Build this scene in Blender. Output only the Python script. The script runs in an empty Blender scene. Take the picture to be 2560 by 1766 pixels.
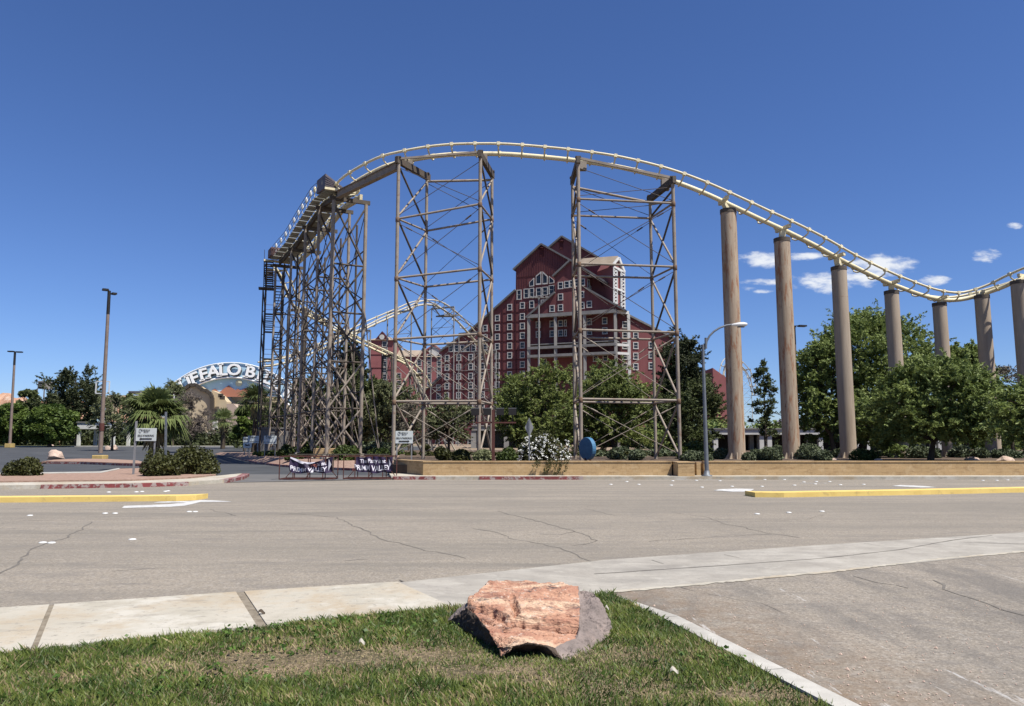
import bpy, bmesh, math, random
import numpy as np
from mathutils import Vector, Matrix, noise as mnoise
random.seed(7)
R = math.radians
SC = bpy.context.scene
COL = SC.collection
# ---------------------------------------------------------------- camera, light, sky
F, CX, CY, PITCH, EYE = 1850.0, 1280.0, 883.0, R(6.84), 1.65
cam_d = bpy.data.cameras.new('camera'); cam = bpy.data.objects.new('camera', cam_d); COL.objects.link(cam)
cam_d.sensor_width = 36.0; cam_d.lens = F*36.0/2560.0; cam_d.clip_start = 0.1; cam_d.clip_end = 9000
cam.location = (0, 0, EYE); cam.rotation_euler = (R(90)+PITCH, 0, 0)
SC.camera = cam
SC.view_settings.view_transform = 'Standard'; SC.view_settings.look = 'None'
SC.view_settings.exposure = 0.72; SC.view_settings.gamma = 1.0
SC.render.resolution_x = 1024; SC.render.resolution_y = 706
SUN_EL = R(60); SUN_AZ = R(52)          # azimuth measured from -Y (behind the camera) towards +X
sdir = Vector((math.cos(SUN_EL)*math.sin(SUN_AZ), -math.cos(SUN_EL)*math.cos(SUN_AZ), math.sin(SUN_EL)))
sun_d = bpy.data.lights.new('sun', 'SUN'); sun_d.energy = 5.0; sun_d.angle = R(0.5); sun_d.color = (1.0, 0.955, 0.88)
sun = bpy.data.objects.new('sun', sun_d); COL.objects.link(sun)
sun.rotation_euler = sdir.to_track_quat('Z', 'Y').to_euler(); sun.location = (0, -20, 60)
W = bpy.data.worlds.new('World'); SC.world = W; W.use_nodes = True
def pdir(px, py):
    r = (px-CX)/F; u = (CY-py)/F
    c, s = math.cos(PITCH), math.sin(PITCH)
    return Vector((r, c-u*s, s+u*c))
def P(px, py, Y):
    d = pdir(px, py); return Vector((0, 0, EYE)) + d*(Y/d.y)
def G(px, py, z=0.0):
    d = pdir(px, py); return Vector((0, 0, EYE)) + d*((z-EYE)/d.z)
def zpx(py, Y, px=1280):
    return P(px, py, Y).z
def build_world():
    nt = W.node_tree; N = nt.nodes; L = nt.links
    for n in list(N): N.remove(n)
    out = N.new('ShaderNodeOutputWorld')
    sky = N.new('ShaderNodeTexSky'); sky.sky_type = 'NISHITA'; sky.sun_disc = False
    sky.sun_elevation = SUN_EL; sky.sun_rotation = R(180)-SUN_AZ
    sky.altitude = 900; sky.air_density = 1.0; sky.dust_density = 0.25; sky.ozone_density = 3.2
    hs = N.new('ShaderNodeHueSaturation'); hs.inputs['Saturation'].default_value = 1.05; hs.inputs['Value'].default_value = 1.0
    L.new(sky.outputs[0], hs.inputs['Color'])
    bg = N.new('ShaderNodeBackground'); bg.inputs['Strength'].default_value = 0.085
    tn = N.new('ShaderNodeMixRGB'); tn.blend_type = 'MULTIPLY'; tn.inputs[0].default_value = 1.0; tn.inputs[2].default_value = (.56,.655,.90,1); L.new(hs.outputs[0], tn.inputs[1])
    L.new(tn.outputs[0], bg.inputs['Color'])
    tc = N.new('ShaderNodeTexCoord'); sep = N.new('ShaderNodeSeparateXYZ'); L.new(tc.outputs['Generated'], sep.inputs[0])
    def M(op, a, b=None, clamp=False):
        m = N.new('ShaderNodeMath'); m.operation = op; m.use_clamp = clamp
        for i, v in enumerate((a, b)):
            if v is None: continue
            if isinstance(v, (int, float)): m.inputs[i].default_value = v
            else: L.new(v, m.inputs[i])
        return m.outputs[0]
    ymax = M('MAXIMUM', sep.outputs['Y'], 0.05)
    u = M('DIVIDE', sep.outputs['X'], ymax); v = M('DIVIDE', sep.outputs['Z'], ymax)
    cb = N.new('ShaderNodeCombineXYZ'); L.new(u, cb.inputs[0]); L.new(M('MULTIPLY', v, 2.6), cb.inputs[1])
    nz = N.new('ShaderNodeTexNoise'); nz.inputs['Scale'].default_value = 26; nz.inputs['Detail'].default_value = 9; nz.inputs['Roughness'].default_value = 0.62
    L.new(cb.outputs[0], nz.inputs['Vector'])
    best = None
    clouds = [(1900, 650, 62, 17, 1), (2010, 641, 60, 9, .8), (2060, 706, 74, 21, 1), (2150, 690, 60, 22, 1), (2200, 662, 70, 22, 1.1), (2180, 640, 55, 6, .7),
              (1905, 706, 60, 9, .75), (2330, 704, 44, 12, .9), (2465, 640, 38, 16, .8), (2535, 565, 22, 9, .6), (2240, 668, 36, 8, .8), (1870, 722, 26, 8, .5), (1905, 728, 40, 6, .5)]
    for (px, py, a, b, k) in clouds:
        d = pdir(px, py); u0, v0 = d.x/d.y, d.z/d.y
        du = M('DIVIDE', M('SUBTRACT', u, u0), a*1.25/F); dv = M('DIVIDE', M('SUBTRACT', v, v0), b*1.35/F)
        m = M('SUBTRACT', k, M('ADD', M('MULTIPLY', du, du), M('MULTIPLY', dv, dv)))
        best = m if best is None else M('MAXIMUM', best, m)
    best = M('MAXIMUM', best, -1.0)
    val = M('ADD', M('MULTIPLY', M('SUBTRACT', nz.outputs['Fac'], 0.5), 4.2), M('MULTIPLY', best, 1.25))
    mr = N.new('ShaderNodeMapRange'); mr.interpolation_type = 'SMOOTHSTEP'; L.new(val, mr.inputs['Value'])
    mr.inputs['From Min'].default_value = 0.02; mr.inputs['From Max'].default_value = 1.5; mr.inputs['To Max'].default_value = 0.93
    bg2 = N.new('ShaderNodeBackground'); bg2.inputs['Color'].default_value = (0.93, 0.96, 1.0, 1); bg2.inputs['Strength'].default_value = 0.60
    mx = N.new('ShaderNodeMixShader'); L.new(mr.outputs[0], mx.inputs[0]); L.new(bg.outputs[0], mx.inputs[1]); L.new(bg2.outputs[0], mx.inputs[2])
    L.new(mx.outputs[0], out.inputs[0])
build_world()
SC.cycles.max_bounces = 6; SC.cycles.transparent_max_bounces = 4

# ---------------------------------------------------------------- object helpers
def tag(o, label=None, cat=None, group=None, kind=None):
    if label: o['label'] = label
    if cat: o['category'] = cat
    if group: o['group'] = group
    if kind: o['kind'] = kind
    return o
WLOC = {}
def thing(name, label, cat, loc, group=None):
    o = bpy.data.objects.new(name, None); COL.objects.link(o); o.location = loc; o.empty_display_size = 0.3
    WLOC[o.name] = Vector(loc)
    return tag(o, label, cat, group)
class MB:
    def __init__(s): s.v = []; s.f = []; s.m = []; s.sm = []; s.mi = 0
    def add(s, vs, fs, smooth=False):
        b = len(s.v); s.v.extend([tuple(v) for v in vs])
        for f in fs: s.f.append(tuple(i+b for i in f)); s.m.append(s.mi); s.sm.append(smooth)
        return s
    def box(s, c, d, ax=None):
        c = Vector(c); X, Y, Z = (Vector((1,0,0)), Vector((0,1,0)), Vector((0,0,1))) if ax is None else ax
        X = X*d[0]/2; Y = Y*d[1]/2; Z = Z*d[2]/2
        vs = [c+X*i+Y*j+Z*k for k in (-1,1) for j in (-1,1) for i in (-1,1)]
        return s.add(vs, [(0,2,3,1),(4,5,7,6),(0,1,5,4),(1,3,7,5),(3,2,6,7),(2,0,4,6)])
    def bar(s, a, b, w, h=None, up=(0,0,1)):
        a = Vector(a); b = Vector(b); h = h or w; t = (b-a); L = t.length; t.normalize(); up = Vector(up)
        if abs(t.dot(up)) > 0.98: up = Vector((0,1,0))
        x = t.cross(up).normalized(); z = x.cross(t)
        return s.box((a+b)/2, (w, L, h), (x, t, z))
    def pipe(s, pts, rs, n=8, caps=True):
        pts = [Vector(p) for p in pts]; k = len(pts)
        if not hasattr(rs, '__len__'): rs = [rs]*k
        t0 = (pts[1]-pts[0]).normalized(); ref = Vector((0,0,1)) if abs(t0.z) < 0.9 else Vector((0,1,0))
        vs = []
        for i, p in enumerate(pts):
            t = (pts[min(i+1,k-1)]-pts[max(i-1,0)]).normalized()
            x = t.cross(ref)
            if x.length < 1e-4: x = Vector((1,0,0))
            x.normalize(); y = x.cross(t).normalized(); ref = -y if y.dot(ref) < 0 else y
            for j in range(n):
                a = 2*math.pi*j/n; vs.append(p+(x*math.cos(a)+ref*math.sin(a))*rs[i])
        fs = [(i*n+j, i*n+(j+1)%n, (i+1)*n+(j+1)%n, (i+1)*n+j) for i in range(k-1) for j in range(n)]
        s.add(vs, fs, True)
        if caps: s.add(vs[:n], [tuple(range(n))]); s.add(vs[-n:], [tuple(reversed(range(n)))])
        return s
    def rod(s, a, b, r, r2=None, n=6): return s.pipe([a, b], [r, r2 if r2 is not None else r], n)
    def prism(s, pts, vec, sides=True):
        pts = [Vector(p) for p in pts]; vec = Vector(vec); n = len(pts)
        vs = pts+[p+vec for p in pts]
        fs = [tuple(range(n)), tuple(reversed(range(n, 2*n)))]
        if sides: fs += [(i, i+n, (i+1)%n+n, (i+1)%n) for i in range(n)]
        return s.add(vs, fs)
    def lathe(s, c, prof, n=16, axis='z'):
        c = Vector(c); vs = []
        for (r, z) in prof:
            for j in range(n):
                a = 2*math.pi*j/n; vs.append(c+Vector((r*math.cos(a), r*math.sin(a), z)))
        k = len(prof)
        s.add(vs, [(i*n+j, i*n+(j+1)%n, (i+1)*n+(j+1)%n, (i+1)*n+j) for i in range(k-1) for j in range(n)], True)
        s.add(vs[:n], [tuple(reversed(range(n)))]); s.add(vs[-n:], [tuple(range(n))]); return s
    def build(s, name, mats, parent=None, loc=None, bevel=0, wv=True):
        if not isinstance(mats, (list, tuple)): mats = [mats]
        o0 = Vector(loc) if loc is not None else Vector((0,0,0))
        if parent is not None:
            o0 = WLOC[parent.name]
        me = bpy.data.meshes.new(name); me.from_pydata([tuple(Vector(v)-o0) for v in s.v], [], s.f)
        me.polygons.foreach_set('material_index', s.m); me.polygons.foreach_set('use_smooth', s.sm)
        for m in mats: me.materials.append(m)
        bm = bmesh.new(); bm.from_mesh(me); bmesh.ops.recalc_face_normals(bm, faces=bm.faces)
        if bevel:
            es = [e for e in bm.edges if len(e.link_faces) == 2 and e.calc_face_angle(0) > 0.5]
            bmesh.ops.bevel(bm, geom=es, offset=bevel, segments=1, affect='EDGES')
        bm.to_mesh(me); bm.free(); me.update()
        ob = bpy.data.objects.new(name, me); COL.objects.link(ob)
        if parent is not None: ob.parent = parent; WLOC[ob.name] = o0
        else: ob.location = o0; WLOC[ob.name] = o0
        return ob
def struct(name, mb, mat, loc=None):
    return tag(mb.build(name, mat, loc=loc), kind='structure')
def np_mesh(name, V, FQ, mats, parent=None, loc=None, tint=None, smooth=False):
    o0 = WLOC[parent.name] if parent is not None else Vector(loc if loc is not None else (0,0,0))
    V = np.asarray(V, dtype=np.float32) - np.array(o0, dtype=np.float32)
    FQ = np.asarray(FQ, dtype=np.int32); k = FQ.shape[1]
    me = bpy.data.meshes.new(name)
    me.vertices.add(len(V)); me.vertices.foreach_set('co', V.ravel())
    me.loops.add(FQ.size); me.loops.foreach_set('vertex_index', FQ.ravel())
    me.polygons.add(len(FQ)); me.polygons.foreach_set('loop_start', np.arange(0, FQ.size, k, dtype=np.int32))
    me.update(calc_edges=True)
    if tint is not None:
        at = me.attributes.new('tint', 'FLOAT', 'POINT'); at.data.foreach_set('value', np.asarray(tint, dtype=np.float32))
    if smooth: me.polygons.foreach_set('use_smooth', [True]*len(FQ))
    if not isinstance(mats, (list, tuple)): mats = [mats]
    for m in mats: me.materials.append(m)
    ob = bpy.data.objects.new(name, me); COL.objects.link(ob)
    if parent is not None: ob.parent = parent
    else: ob.location = o0
    WLOC[ob.name] = o0
    return ob
def copy_tree(o, loc=None, parent=None):
    c = o.copy(); COL.objects.link(c)
    if parent is not None: c.parent = parent
    if loc is not None: c.location = loc
    for ch in [x for x in bpy.data.objects if x.parent == o]: copy_tree(ch, None, c)
    return c

# ---------------------------------------------------------------- materials
MATS = {}
ALB = .76      # one scale for all base colours against the exposure
def mat(name, c1, c2=None, rough=0.8, scale=3.0, detail=6, metal=0.0, bump=0.0, bscale=None, spec=0.3, lo=0.35, hi=0.65, stretch=None, tint=False, trans=0.0, extra=None):
    if name in MATS: return MATS[name]
    m = bpy.data.materials.new(name); m.use_nodes = True; nt = m.node_tree; N = nt.nodes; L = nt.links
    b = N['Principled BSDF']; b.inputs['Roughness'].default_value = rough; b.inputs['Metallic'].default_value = metal
    b.inputs['Specular IOR Level'].default_value = spec
    c1 = tuple(x*ALB for x in c1)+(1,); m.diffuse_color = c1
    c2 = tuple(x*0.8 for x in c1[:3]) if c2 is None else tuple(x*ALB for x in c2)
    c2 = tuple(c2)+(1,)
    tc = N.new('ShaderNodeTexCoord'); vec = tc.outputs['Object']
    if stretch:
        mp = N.new('ShaderNodeMapping'); mp.inputs['Scale'].default_value = stretch; L.new(vec, mp.inputs[0]); vec = mp.outputs[0]
    nz = N.new('ShaderNodeTexNoise'); nz.inputs['Scale'].default_value = scale; nz.inputs['Detail'].default_value = detail; nz.inputs['Roughness'].default_value = 0.65
    L.new(vec, nz.inputs['Vector'])
    rp = N.new('ShaderNodeValToRGB'); rp.color_ramp.elements[0].position = lo; rp.color_ramp.elements[1].position = hi
    rp.color_ramp.elements[0].color = c2; rp.color_ramp.elements[1].color = c1
    if tint:
        at = N.new('ShaderNodeAttribute'); at.attribute_name = 'tint'
        mx = N.new('ShaderNodeMath'); mx.operation = 'MULTIPLY_ADD'; L.new(nz.outputs['Fac'], mx.inputs[0]); mx.inputs[1].default_value = 0.5
        L.new(at.outputs['Fac'], mx.inputs[2])
        m2 = N.new('ShaderNodeMath'); m2.operation = 'SUBTRACT'; L.new(mx.outputs[0], m2.inputs[0]); m2.inputs[1].default_value = 0.25
        L.new(m2.outputs[0], rp.inputs[0]); rp.color_ramp.elements[0].position = 0.0; rp.color_ramp.elements[1].position = 1.0
    else:
        L.new(nz.outputs['Fac'], rp.inputs[0])
    col = rp.outputs[0]
    if extra: col = extra(nt, col, tc)
    L.new(col, b.inputs['Base Color'])
    if bump:
        bn = N.new('ShaderNodeTexNoise'); bn.inputs['Scale'].default_value = bscale or scale*6; bn.inputs['Detail'].default_value = 5
        L.new(vec, bn.inputs['Vector']); bu = N.new('ShaderNodeBump'); bu.inputs['Strength'].default_value = bump; bu.inputs['Distance'].default_value = 0.02
        L.new(bn.outputs['Fac'], bu.inputs['Height']); L.new(bu.outputs[0], b.inputs['Normal'])
    if trans:
        tr = N.new('ShaderNodeBsdfTranslucent'); L.new(col, tr.inputs['Color']); ms = N.new('ShaderNodeMixShader'); ms.inputs[0].default_value = trans
        L.new(b.outputs[0], ms.inputs[1]); L.new(tr.outputs[0], ms.inputs[2]); L.new(ms.outputs[0], N['Material Output'].inputs[0])
    MATS[name] = m; return m
def overlay(color, scale, lo, hi, fac=1.0, stretch=None, kind='noise', detail=6, w=0.0):
    """mixes a second colour over the first where a noise passes a threshold"""
    def fn(nt, col, tc):
        N = nt.nodes; L = nt.links; vec = tc.outputs['Object']
        mp = N.new('ShaderNodeMapping'); mp.inputs['Location'].default_value = (w*3.1, w*1.7, w); L.new(vec, mp.inputs[0])
        if stretch: mp.inputs['Scale'].default_value = stretch
        if kind == 'noise':
            t = N.new('ShaderNodeTexNoise'); t.inputs['Scale'].default_value = scale; t.inputs['Detail'].default_value = detail; t.inputs['Roughness'].default_value = 0.7
            o = t.outputs['Fac']
        else:
            t = N.new('ShaderNodeTexVoronoi'); t.feature = 'DISTANCE_TO_EDGE'; t.inputs['Scale'].default_value = scale; o = t.outputs['Distance']
            n2 = N.new('ShaderNodeTexNoise'); n2.inputs['Scale'].default_value = scale*3; L.new(mp.outputs[0], n2.inputs['Vector'])
            ad = N.new('ShaderNodeMixRGB'); ad.blend_type = 'ADD'; ad.inputs[0].default_value = 0.25/scale if scale > 1 else 0.4; L.new(mp.outputs[0], ad.inputs[1]); L.new(n2.outputs['Color'], ad.inputs[2])
            L.new(ad.outputs[0], t.inputs['Vector'])
        if kind == 'noise': L.new(mp.outputs[0], t.inputs['Vector'])
        mr = N.new('ShaderNodeMapRange'); mr.inputs['From Min'].default_value = lo; mr.inputs['From Max'].default_value = hi
        mr.inputs['To Max'].default_value = fac; L.new(o, mr.inputs['Value'])
        mx = N.new('ShaderNodeMixRGB'); L.new(mr.outputs[0], mx.inputs[0]); L.new(col, mx.inputs[1]); mx.inputs[2].default_value = tuple(x*ALB for x in color)+(1,)
        return mx.outputs[0]
    return fn
def chain(*fs):
    def fn(nt, col, tc):
        for f in fs: col = f(nt, col, tc)
        return col
    return fn
def courses(bw, bh, dark, fac):
    def fn(nt, col, tc):
        N = nt.nodes; L = nt.links; sp = N.new('ShaderNodeSeparateXYZ'); L.new(tc.outputs['Object'], sp.inputs[0]); ad = N.new('ShaderNodeMath'); L.new(sp.outputs[0], ad.inputs[0]); L.new(sp.outputs[1], ad.inputs[1])
        cb = N.new('ShaderNodeCombineXYZ'); L.new(ad.outputs[0], cb.inputs[0]); L.new(sp.outputs[2], cb.inputs[1])
        b = N.new('ShaderNodeTexBrick'); b.inputs['Scale'].default_value = 1.0; b.inputs['Brick Width'].default_value = bw; b.inputs['Row Height'].default_value = bh; b.inputs['Mortar Size'].default_value = .012; b.inputs['Mortar Smooth'].default_value = .4
        b.inputs['Color1'].default_value = (1,1,1,1); b.inputs['Color2'].default_value = (.80,.78,.74,1); b.inputs['Mortar'].default_value = tuple(dark)+(1,); L.new(cb.outputs[0], b.inputs['Vector'])
        mx = N.new('ShaderNodeMixRGB'); mx.blend_type = 'MULTIPLY'; mx.inputs[0].default_value = fac; L.new(col, mx.inputs[1]); L.new(b.outputs['Color'], mx.inputs[2]); return mx.outputs[0]
    return fn
speck = chain(overlay((.48,.43,.365), 30, .50, .68, .75, detail=3), overlay((.42,.385,.34), 9, .52, .68, .5, w=7, detail=4)); speckd = chain(overlay((.12,.108,.09), 26, .50, .68, .75, w=3, detail=3), overlay((.15,.138,.12), 8, .52, .70, .5, w=5, detail=4), overlay((.19,.172,.152), 2.2, .50, .66, .55, stretch=(.5,1.6,1), w=12))
M_ROAD = mat('asphalt_old', (.315,.272,.215), (.25,.217,.172), .9, scale=.35, bump=.35, bscale=45, lo=.3, hi=.7,
    extra=chain(speck, speckd, overlay((.16,.147,.125), .6, .50, .68, .6, stretch=(.10,1.5,1), w=5), overlay((.19,.172,.145), .45, .46, .60, .5, stretch=(.05,.9,1), w=31), overlay((.07,.066,.062), .22, .0, .0016, .0, kind='v')))
def gutter_dirt(nt, col, tc):      # brown grit washed along the lawn kerb
    N = nt.nodes; L = nt.links; c1 = G(1530,1486); c2 = G(2130,1766); d = (c2-c1).normalized(); n = Vector((d.y,-d.x,0)); n = -n if n.x < 0 else n
    dp = N.new('ShaderNodeVectorMath'); dp.operation = 'DOT_PRODUCT'; L.new(tc.outputs['Object'], dp.inputs[0]); dp.inputs[1].default_value = n
    mr = N.new('ShaderNodeMapRange'); k = n.dot(c1); mr.inputs['From Min'].default_value = k+1.5; mr.inputs['From Max'].default_value = k-.1; L.new(dp.outputs['Value'], mr.inputs['Value'])
    t = N.new('ShaderNodeTexNoise'); t.inputs['Scale'].default_value = 3.5; t.inputs['Detail'].default_value = 8; t.inputs['Roughness'].default_value = .75; L.new(tc.outputs['Object'], t.inputs['Vector'])
    m2 = N.new('ShaderNodeMapRange'); m2.inputs['From Min'].default_value = .38; m2.inputs['From Max'].default_value = .62; L.new(t.outputs['Fac'], m2.inputs['Value'])
    mu = N.new('ShaderNodeMath'); mu.operation = 'MULTIPLY'; L.new(mr.outputs[0], mu.inputs[0]); L.new(m2.outputs[0], mu.inputs[1])
    m3 = N.new('ShaderNodeMath'); m3.operation = 'MULTIPLY'; m3.inputs[1].default_value = .9; L.new(mu.outputs[0], m3.inputs[0])
    mx = N.new('ShaderNodeMixRGB'); L.new(m3.outputs[0], mx.inputs[0]); L.new(col, mx.inputs[1]); mx.inputs[2].default_value = (.15,.10,.06,1); return mx.outputs[0]
M_APRON = mat('asphalt_apron', (.31,.268,.215), (.23,.2,.16), .9, scale=.5, bump=.5, bscale=40, lo=.3, hi=.7,
    extra=chain(speck, speckd, gutter_dirt, overlay((.14,.128,.115), .8, .46, .62, .65, stretch=(1.6,.4,1), w=8), overlay((.55,.54,.52), 1.8, .64, .68, .6, stretch=(2.6,.3,1), w=11)))
M_LOT = mat('asphalt_lot', (.075,.078,.082), (.05,.053,.057), .9, scale=.3, bump=.2, extra=overlay((.14,.14,.14), .4, .55, .75, .5, stretch=(.3,1.5,1)))
M_CONC = mat('concrete', (.54,.50,.42), (.42,.385,.31), .85, scale=1.6, bump=.25, bscale=60, extra=chain(overlay((.36,.265,.15), .8, .48, .62, .65), overlay((.6,.57,.5), 1.1, .52, .62, .6, w=21), overlay((.26,.24,.20), 5, .55, .66, .5, stretch=(.6,1.6,1), w=4), overlay((.2,.185,.16), 16, .58, .66, .6)))
M_CONCG = mat('concrete_grey', (.44,.41,.355), (.31,.285,.245), .85, scale=1.3, bump=.25, bscale=60, extra=chain(overlay((.24,.225,.20), .7, .48, .66, .6, stretch=(.4,2,1)), overlay((.22,.2,.18), 14, .57, .66, .5), overlay((.50,.47,.41), 4, .54, .68, .5, w=3)))
M_KERB = mat('kerb_concrete', (.52,.50,.45), (.36,.34,.30), .85, scale=3, bump=.2)
M_REDKERB = mat('kerb_red', (.27,.06,.06), (.18,.045,.045), .7, scale=3, extra=chain(overlay((.42,.36,.33), 3.2, .51, .56, .85), overlay((.2,.15,.13), 8, .55, .62, .6)))
M_YEL = mat('kerb_yellow', (.84,.62,.20), (.74,.53,.16), .7, scale=2, extra=overlay((.40,.29,.14), 3, .56, .68, .6))
M_WHITE = mat('white_paint', (.78,.78,.75), (.62,.62,.6), .6, scale=2)
M_MARK = mat('road_marking_white', (.72,.72,.70), (.45,.44,.42), .7, scale=5, extra=overlay((.2,.19,.18), 9, .60, .68, .7))
M_CERAMIC = mat('ceramic_dot', (.82,.82,.80), (.6,.6,.58), .35, scale=20)
M_CRACK = mat('crack_fill', (.12,.108,.095), (.20,.182,.155), .9)
M_SOIL = mat('soil', (.15,.105,.07), (.085,.06,.042), 1, scale=1.2, bump=.6, bscale=30)
M_GRAVEL = mat('pink_gravel', (.40,.27,.21), (.27,.175,.13), 1, scale=6, bump=.8, bscale=40, extra=overlay((.5,.42,.36), 30, .6, .7, .5))
M_DESERT = mat('desert', (.32,.24,.17), (.24,.18,.12), 1, scale=.05)
M_LAWNFAR = mat('far_lawn', (.10,.13,.035), (.15,.13,.06), 1, scale=.6, bump=.5)
M_THATCH = mat('lawn_thatch', (.17,.13,.075), (.075,.07,.032), 1, scale=2.2, bump=.9, bscale=60, extra=chain(overlay((.27,.20,.125), 3, .48, .62, .7), overlay((.40,.31,.20), 45, .52, .60, .7, detail=3), overlay((.06,.045,.03), 38, .52, .60, .8, detail=3, w=8)))
M_WALL = mat('block_wall', (.58,.40,.21), (.48,.33,.17), .9, scale=1.2, bump=.3, bscale=25, stretch=(.6,.6,2.5), extra=chain(overlay((.34,.22,.11), 1.6, .52, .64, .7, stretch=(.8,.8,3)), overlay((.38,.26,.13), 9, .54, .62, .6, stretch=(.5,.5,2.5)), overlay((.62,.46,.27), 3, .54, .62, .5, w=4), overlay((.24,.17,.10), .5, .55, .70, .5, w=7), courses(.40,.145,(.6,.55,.5),.45)))
M_PILLARC = mat('pillar_paint_clean', (.45,.365,.275), (.36,.29,.215), .75, scale=1.2, bump=.08, stretch=(3,3,.35), extra=overlay((.27,.19,.14), 2, .52, .68, .5, stretch=(4,4,.2), w=9))
M_PILLAR = mat('pillar_paint', (.48,.38,.275), (.37,.285,.20), .75, scale=1.2, bump=.08, stretch=(3,3,.35), extra=chain(overlay((.30,.12,.05), 1.3, .535, .61, .8, stretch=(3.0,3.0,.45), w=4), overlay((.13,.055,.03), 2.4, .60, .67, .8, stretch=(2.6,2.6,.6), w=14), overlay((.24,.16,.115), 2, .50, .66, .5, stretch=(4,4,.2), w=9)))
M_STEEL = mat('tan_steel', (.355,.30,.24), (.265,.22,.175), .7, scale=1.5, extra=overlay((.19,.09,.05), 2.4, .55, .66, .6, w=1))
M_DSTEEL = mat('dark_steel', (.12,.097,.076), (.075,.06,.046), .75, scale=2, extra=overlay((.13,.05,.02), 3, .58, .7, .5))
M_CABLE = mat('cable', (.10,.08,.07), (.07,.05,.045), .6)
M_TRACK = mat('cream_track', (.86,.77,.52), (.74,.65,.42), .55, scale=1.2, extra=overlay((.42,.31,.18), 3, .58, .70, .5))
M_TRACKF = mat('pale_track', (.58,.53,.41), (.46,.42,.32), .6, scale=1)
M_GRATE = mat('deck_grate', (.46,.46,.40), (.34,.35,.30), .8, scale=2)
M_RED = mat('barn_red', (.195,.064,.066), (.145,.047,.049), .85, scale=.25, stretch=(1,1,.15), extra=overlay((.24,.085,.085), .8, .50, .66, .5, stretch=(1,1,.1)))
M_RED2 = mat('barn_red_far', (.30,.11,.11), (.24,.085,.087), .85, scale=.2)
M_BAND = mat('dark_red_band', (.085,.018,.02), (.06,.012,.014), .85)
M_TRIM = mat('weathered_trim', (.30,.29,.27), (.22,.21,.20), .85, scale=.6)
M_ROOFG = mat('roof_grey', (.20,.195,.195), (.14,.137,.137), .85, scale=.6)
M_WTRIM = mat('white_trim', (.62,.61,.58), (.5,.49,.46), .8, scale=.6)
M_GLASS = mat('dark_glass', (.018,.02,.024), (.03,.034,.04), .25, scale=.3, spec=.5)
M_TANROOF = mat('tan_roof', (.38,.31,.24), (.30,.24,.18), .9, scale=.4)
M_BEIGE = mat('beige_stucco', (.60,.50,.34), (.52,.42,.28), .9, scale=.2)
M_BEIGE2 = mat('pink_stucco', (.48,.38,.31), (.42,.33,.27), .9, scale=.2)
M_DKBROWN = mat('dark_brown_trim', (.08,.065,.05), (.06,.05,.04), .8)
M_SIGNBLUE = mat('sign_blue', (.50,.72,.86), (.44,.67,.82), .6, scale=.1)
M_LETTER = mat('sign_letter_white', (1.05,1.05,1.03), (1.0,1.0,.98), .5)
M_SIGNBAND = mat('sign_band_blue', (.50,.72,.88), (.45,.67,.84), .6, scale=.1)
M_MTN = mat('painted_mountain', (.46,.20,.13), (.42,.18,.115), .7, scale=.2)
M_SUNP = mat('painted_sun', (.8,.78,.55), None, .7)
M_BLACK = mat('black_paint', (.02,.02,.02), (.03,.03,.03), .6)
M_SIGNW = mat('sign_white', (.66,.70,.68), (.58,.62,.60), .5, scale=2)
M_ALU = mat('aluminium', (.35,.35,.35), (.27,.27,.27), .5, metal=.3)
M_GALV = mat('galvanised_pole', (.20,.22,.24), (.15,.16,.18), .55, metal=.3)
M_POLE = mat('brown_pole', (.26,.20,.17), (.2,.15,.12), .7)
M_BRONZE = mat('bronze_fixture', (.022,.019,.018), (.015,.013,.013), .6)
M_RUST = mat('rust_red_steel', (.13,.045,.035), (.08,.03,.025), .75, scale=6)
M_PURPLE = mat('purple_vinyl', (.035,.018,.06), (.02,.012,.035), .45, scale=2)
M_VWHITE = mat('white_vinyl', (.72,.70,.75), (.6,.58,.64), .5, scale=4)
M_BLUE = mat('blue_disc', (.075,.20,.34), (.055,.155,.27), .5, scale=3)
M_GREYW = mat('grey_block', (.22,.215,.21), (.16,.155,.15), .9, scale=1)
M_SCRAP = mat('paper_scrap', (.55,.52,.45), (.4,.37,.3), .8)
M_PINK = mat('pale_rock', (.62,.47,.38), (.45,.33,.26), .95, scale=1.5, bump=.8, bscale=8)
M_REDROCK = mat('artificial_rock', (.55,.33,.22), (.30,.16,.10), .95, scale=.25, bump=.8, bscale=2, extra=overlay((.62,.5,.4), .5, .55, .65, .7))
M_BARK = mat('bark', (.11,.085,.06), (.06,.045,.032), .95, scale=8, stretch=(1,1,.3), bump=.6)
M_FOOT = mat('footing_yellow', (.58,.42,.16), (.45,.32,.12), .85, scale=3)
M_FOOTC = mat('footing_concrete', (.45,.40,.32), (.35,.31,.25), .85, scale=3)
M_MOUNT = mat('far_mountain', (.24,.23,.27), (.18,.17,.20), 1, scale=.01, lo=.4, hi=.6)  # greyish purple carries the distance haze in the base colour
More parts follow.
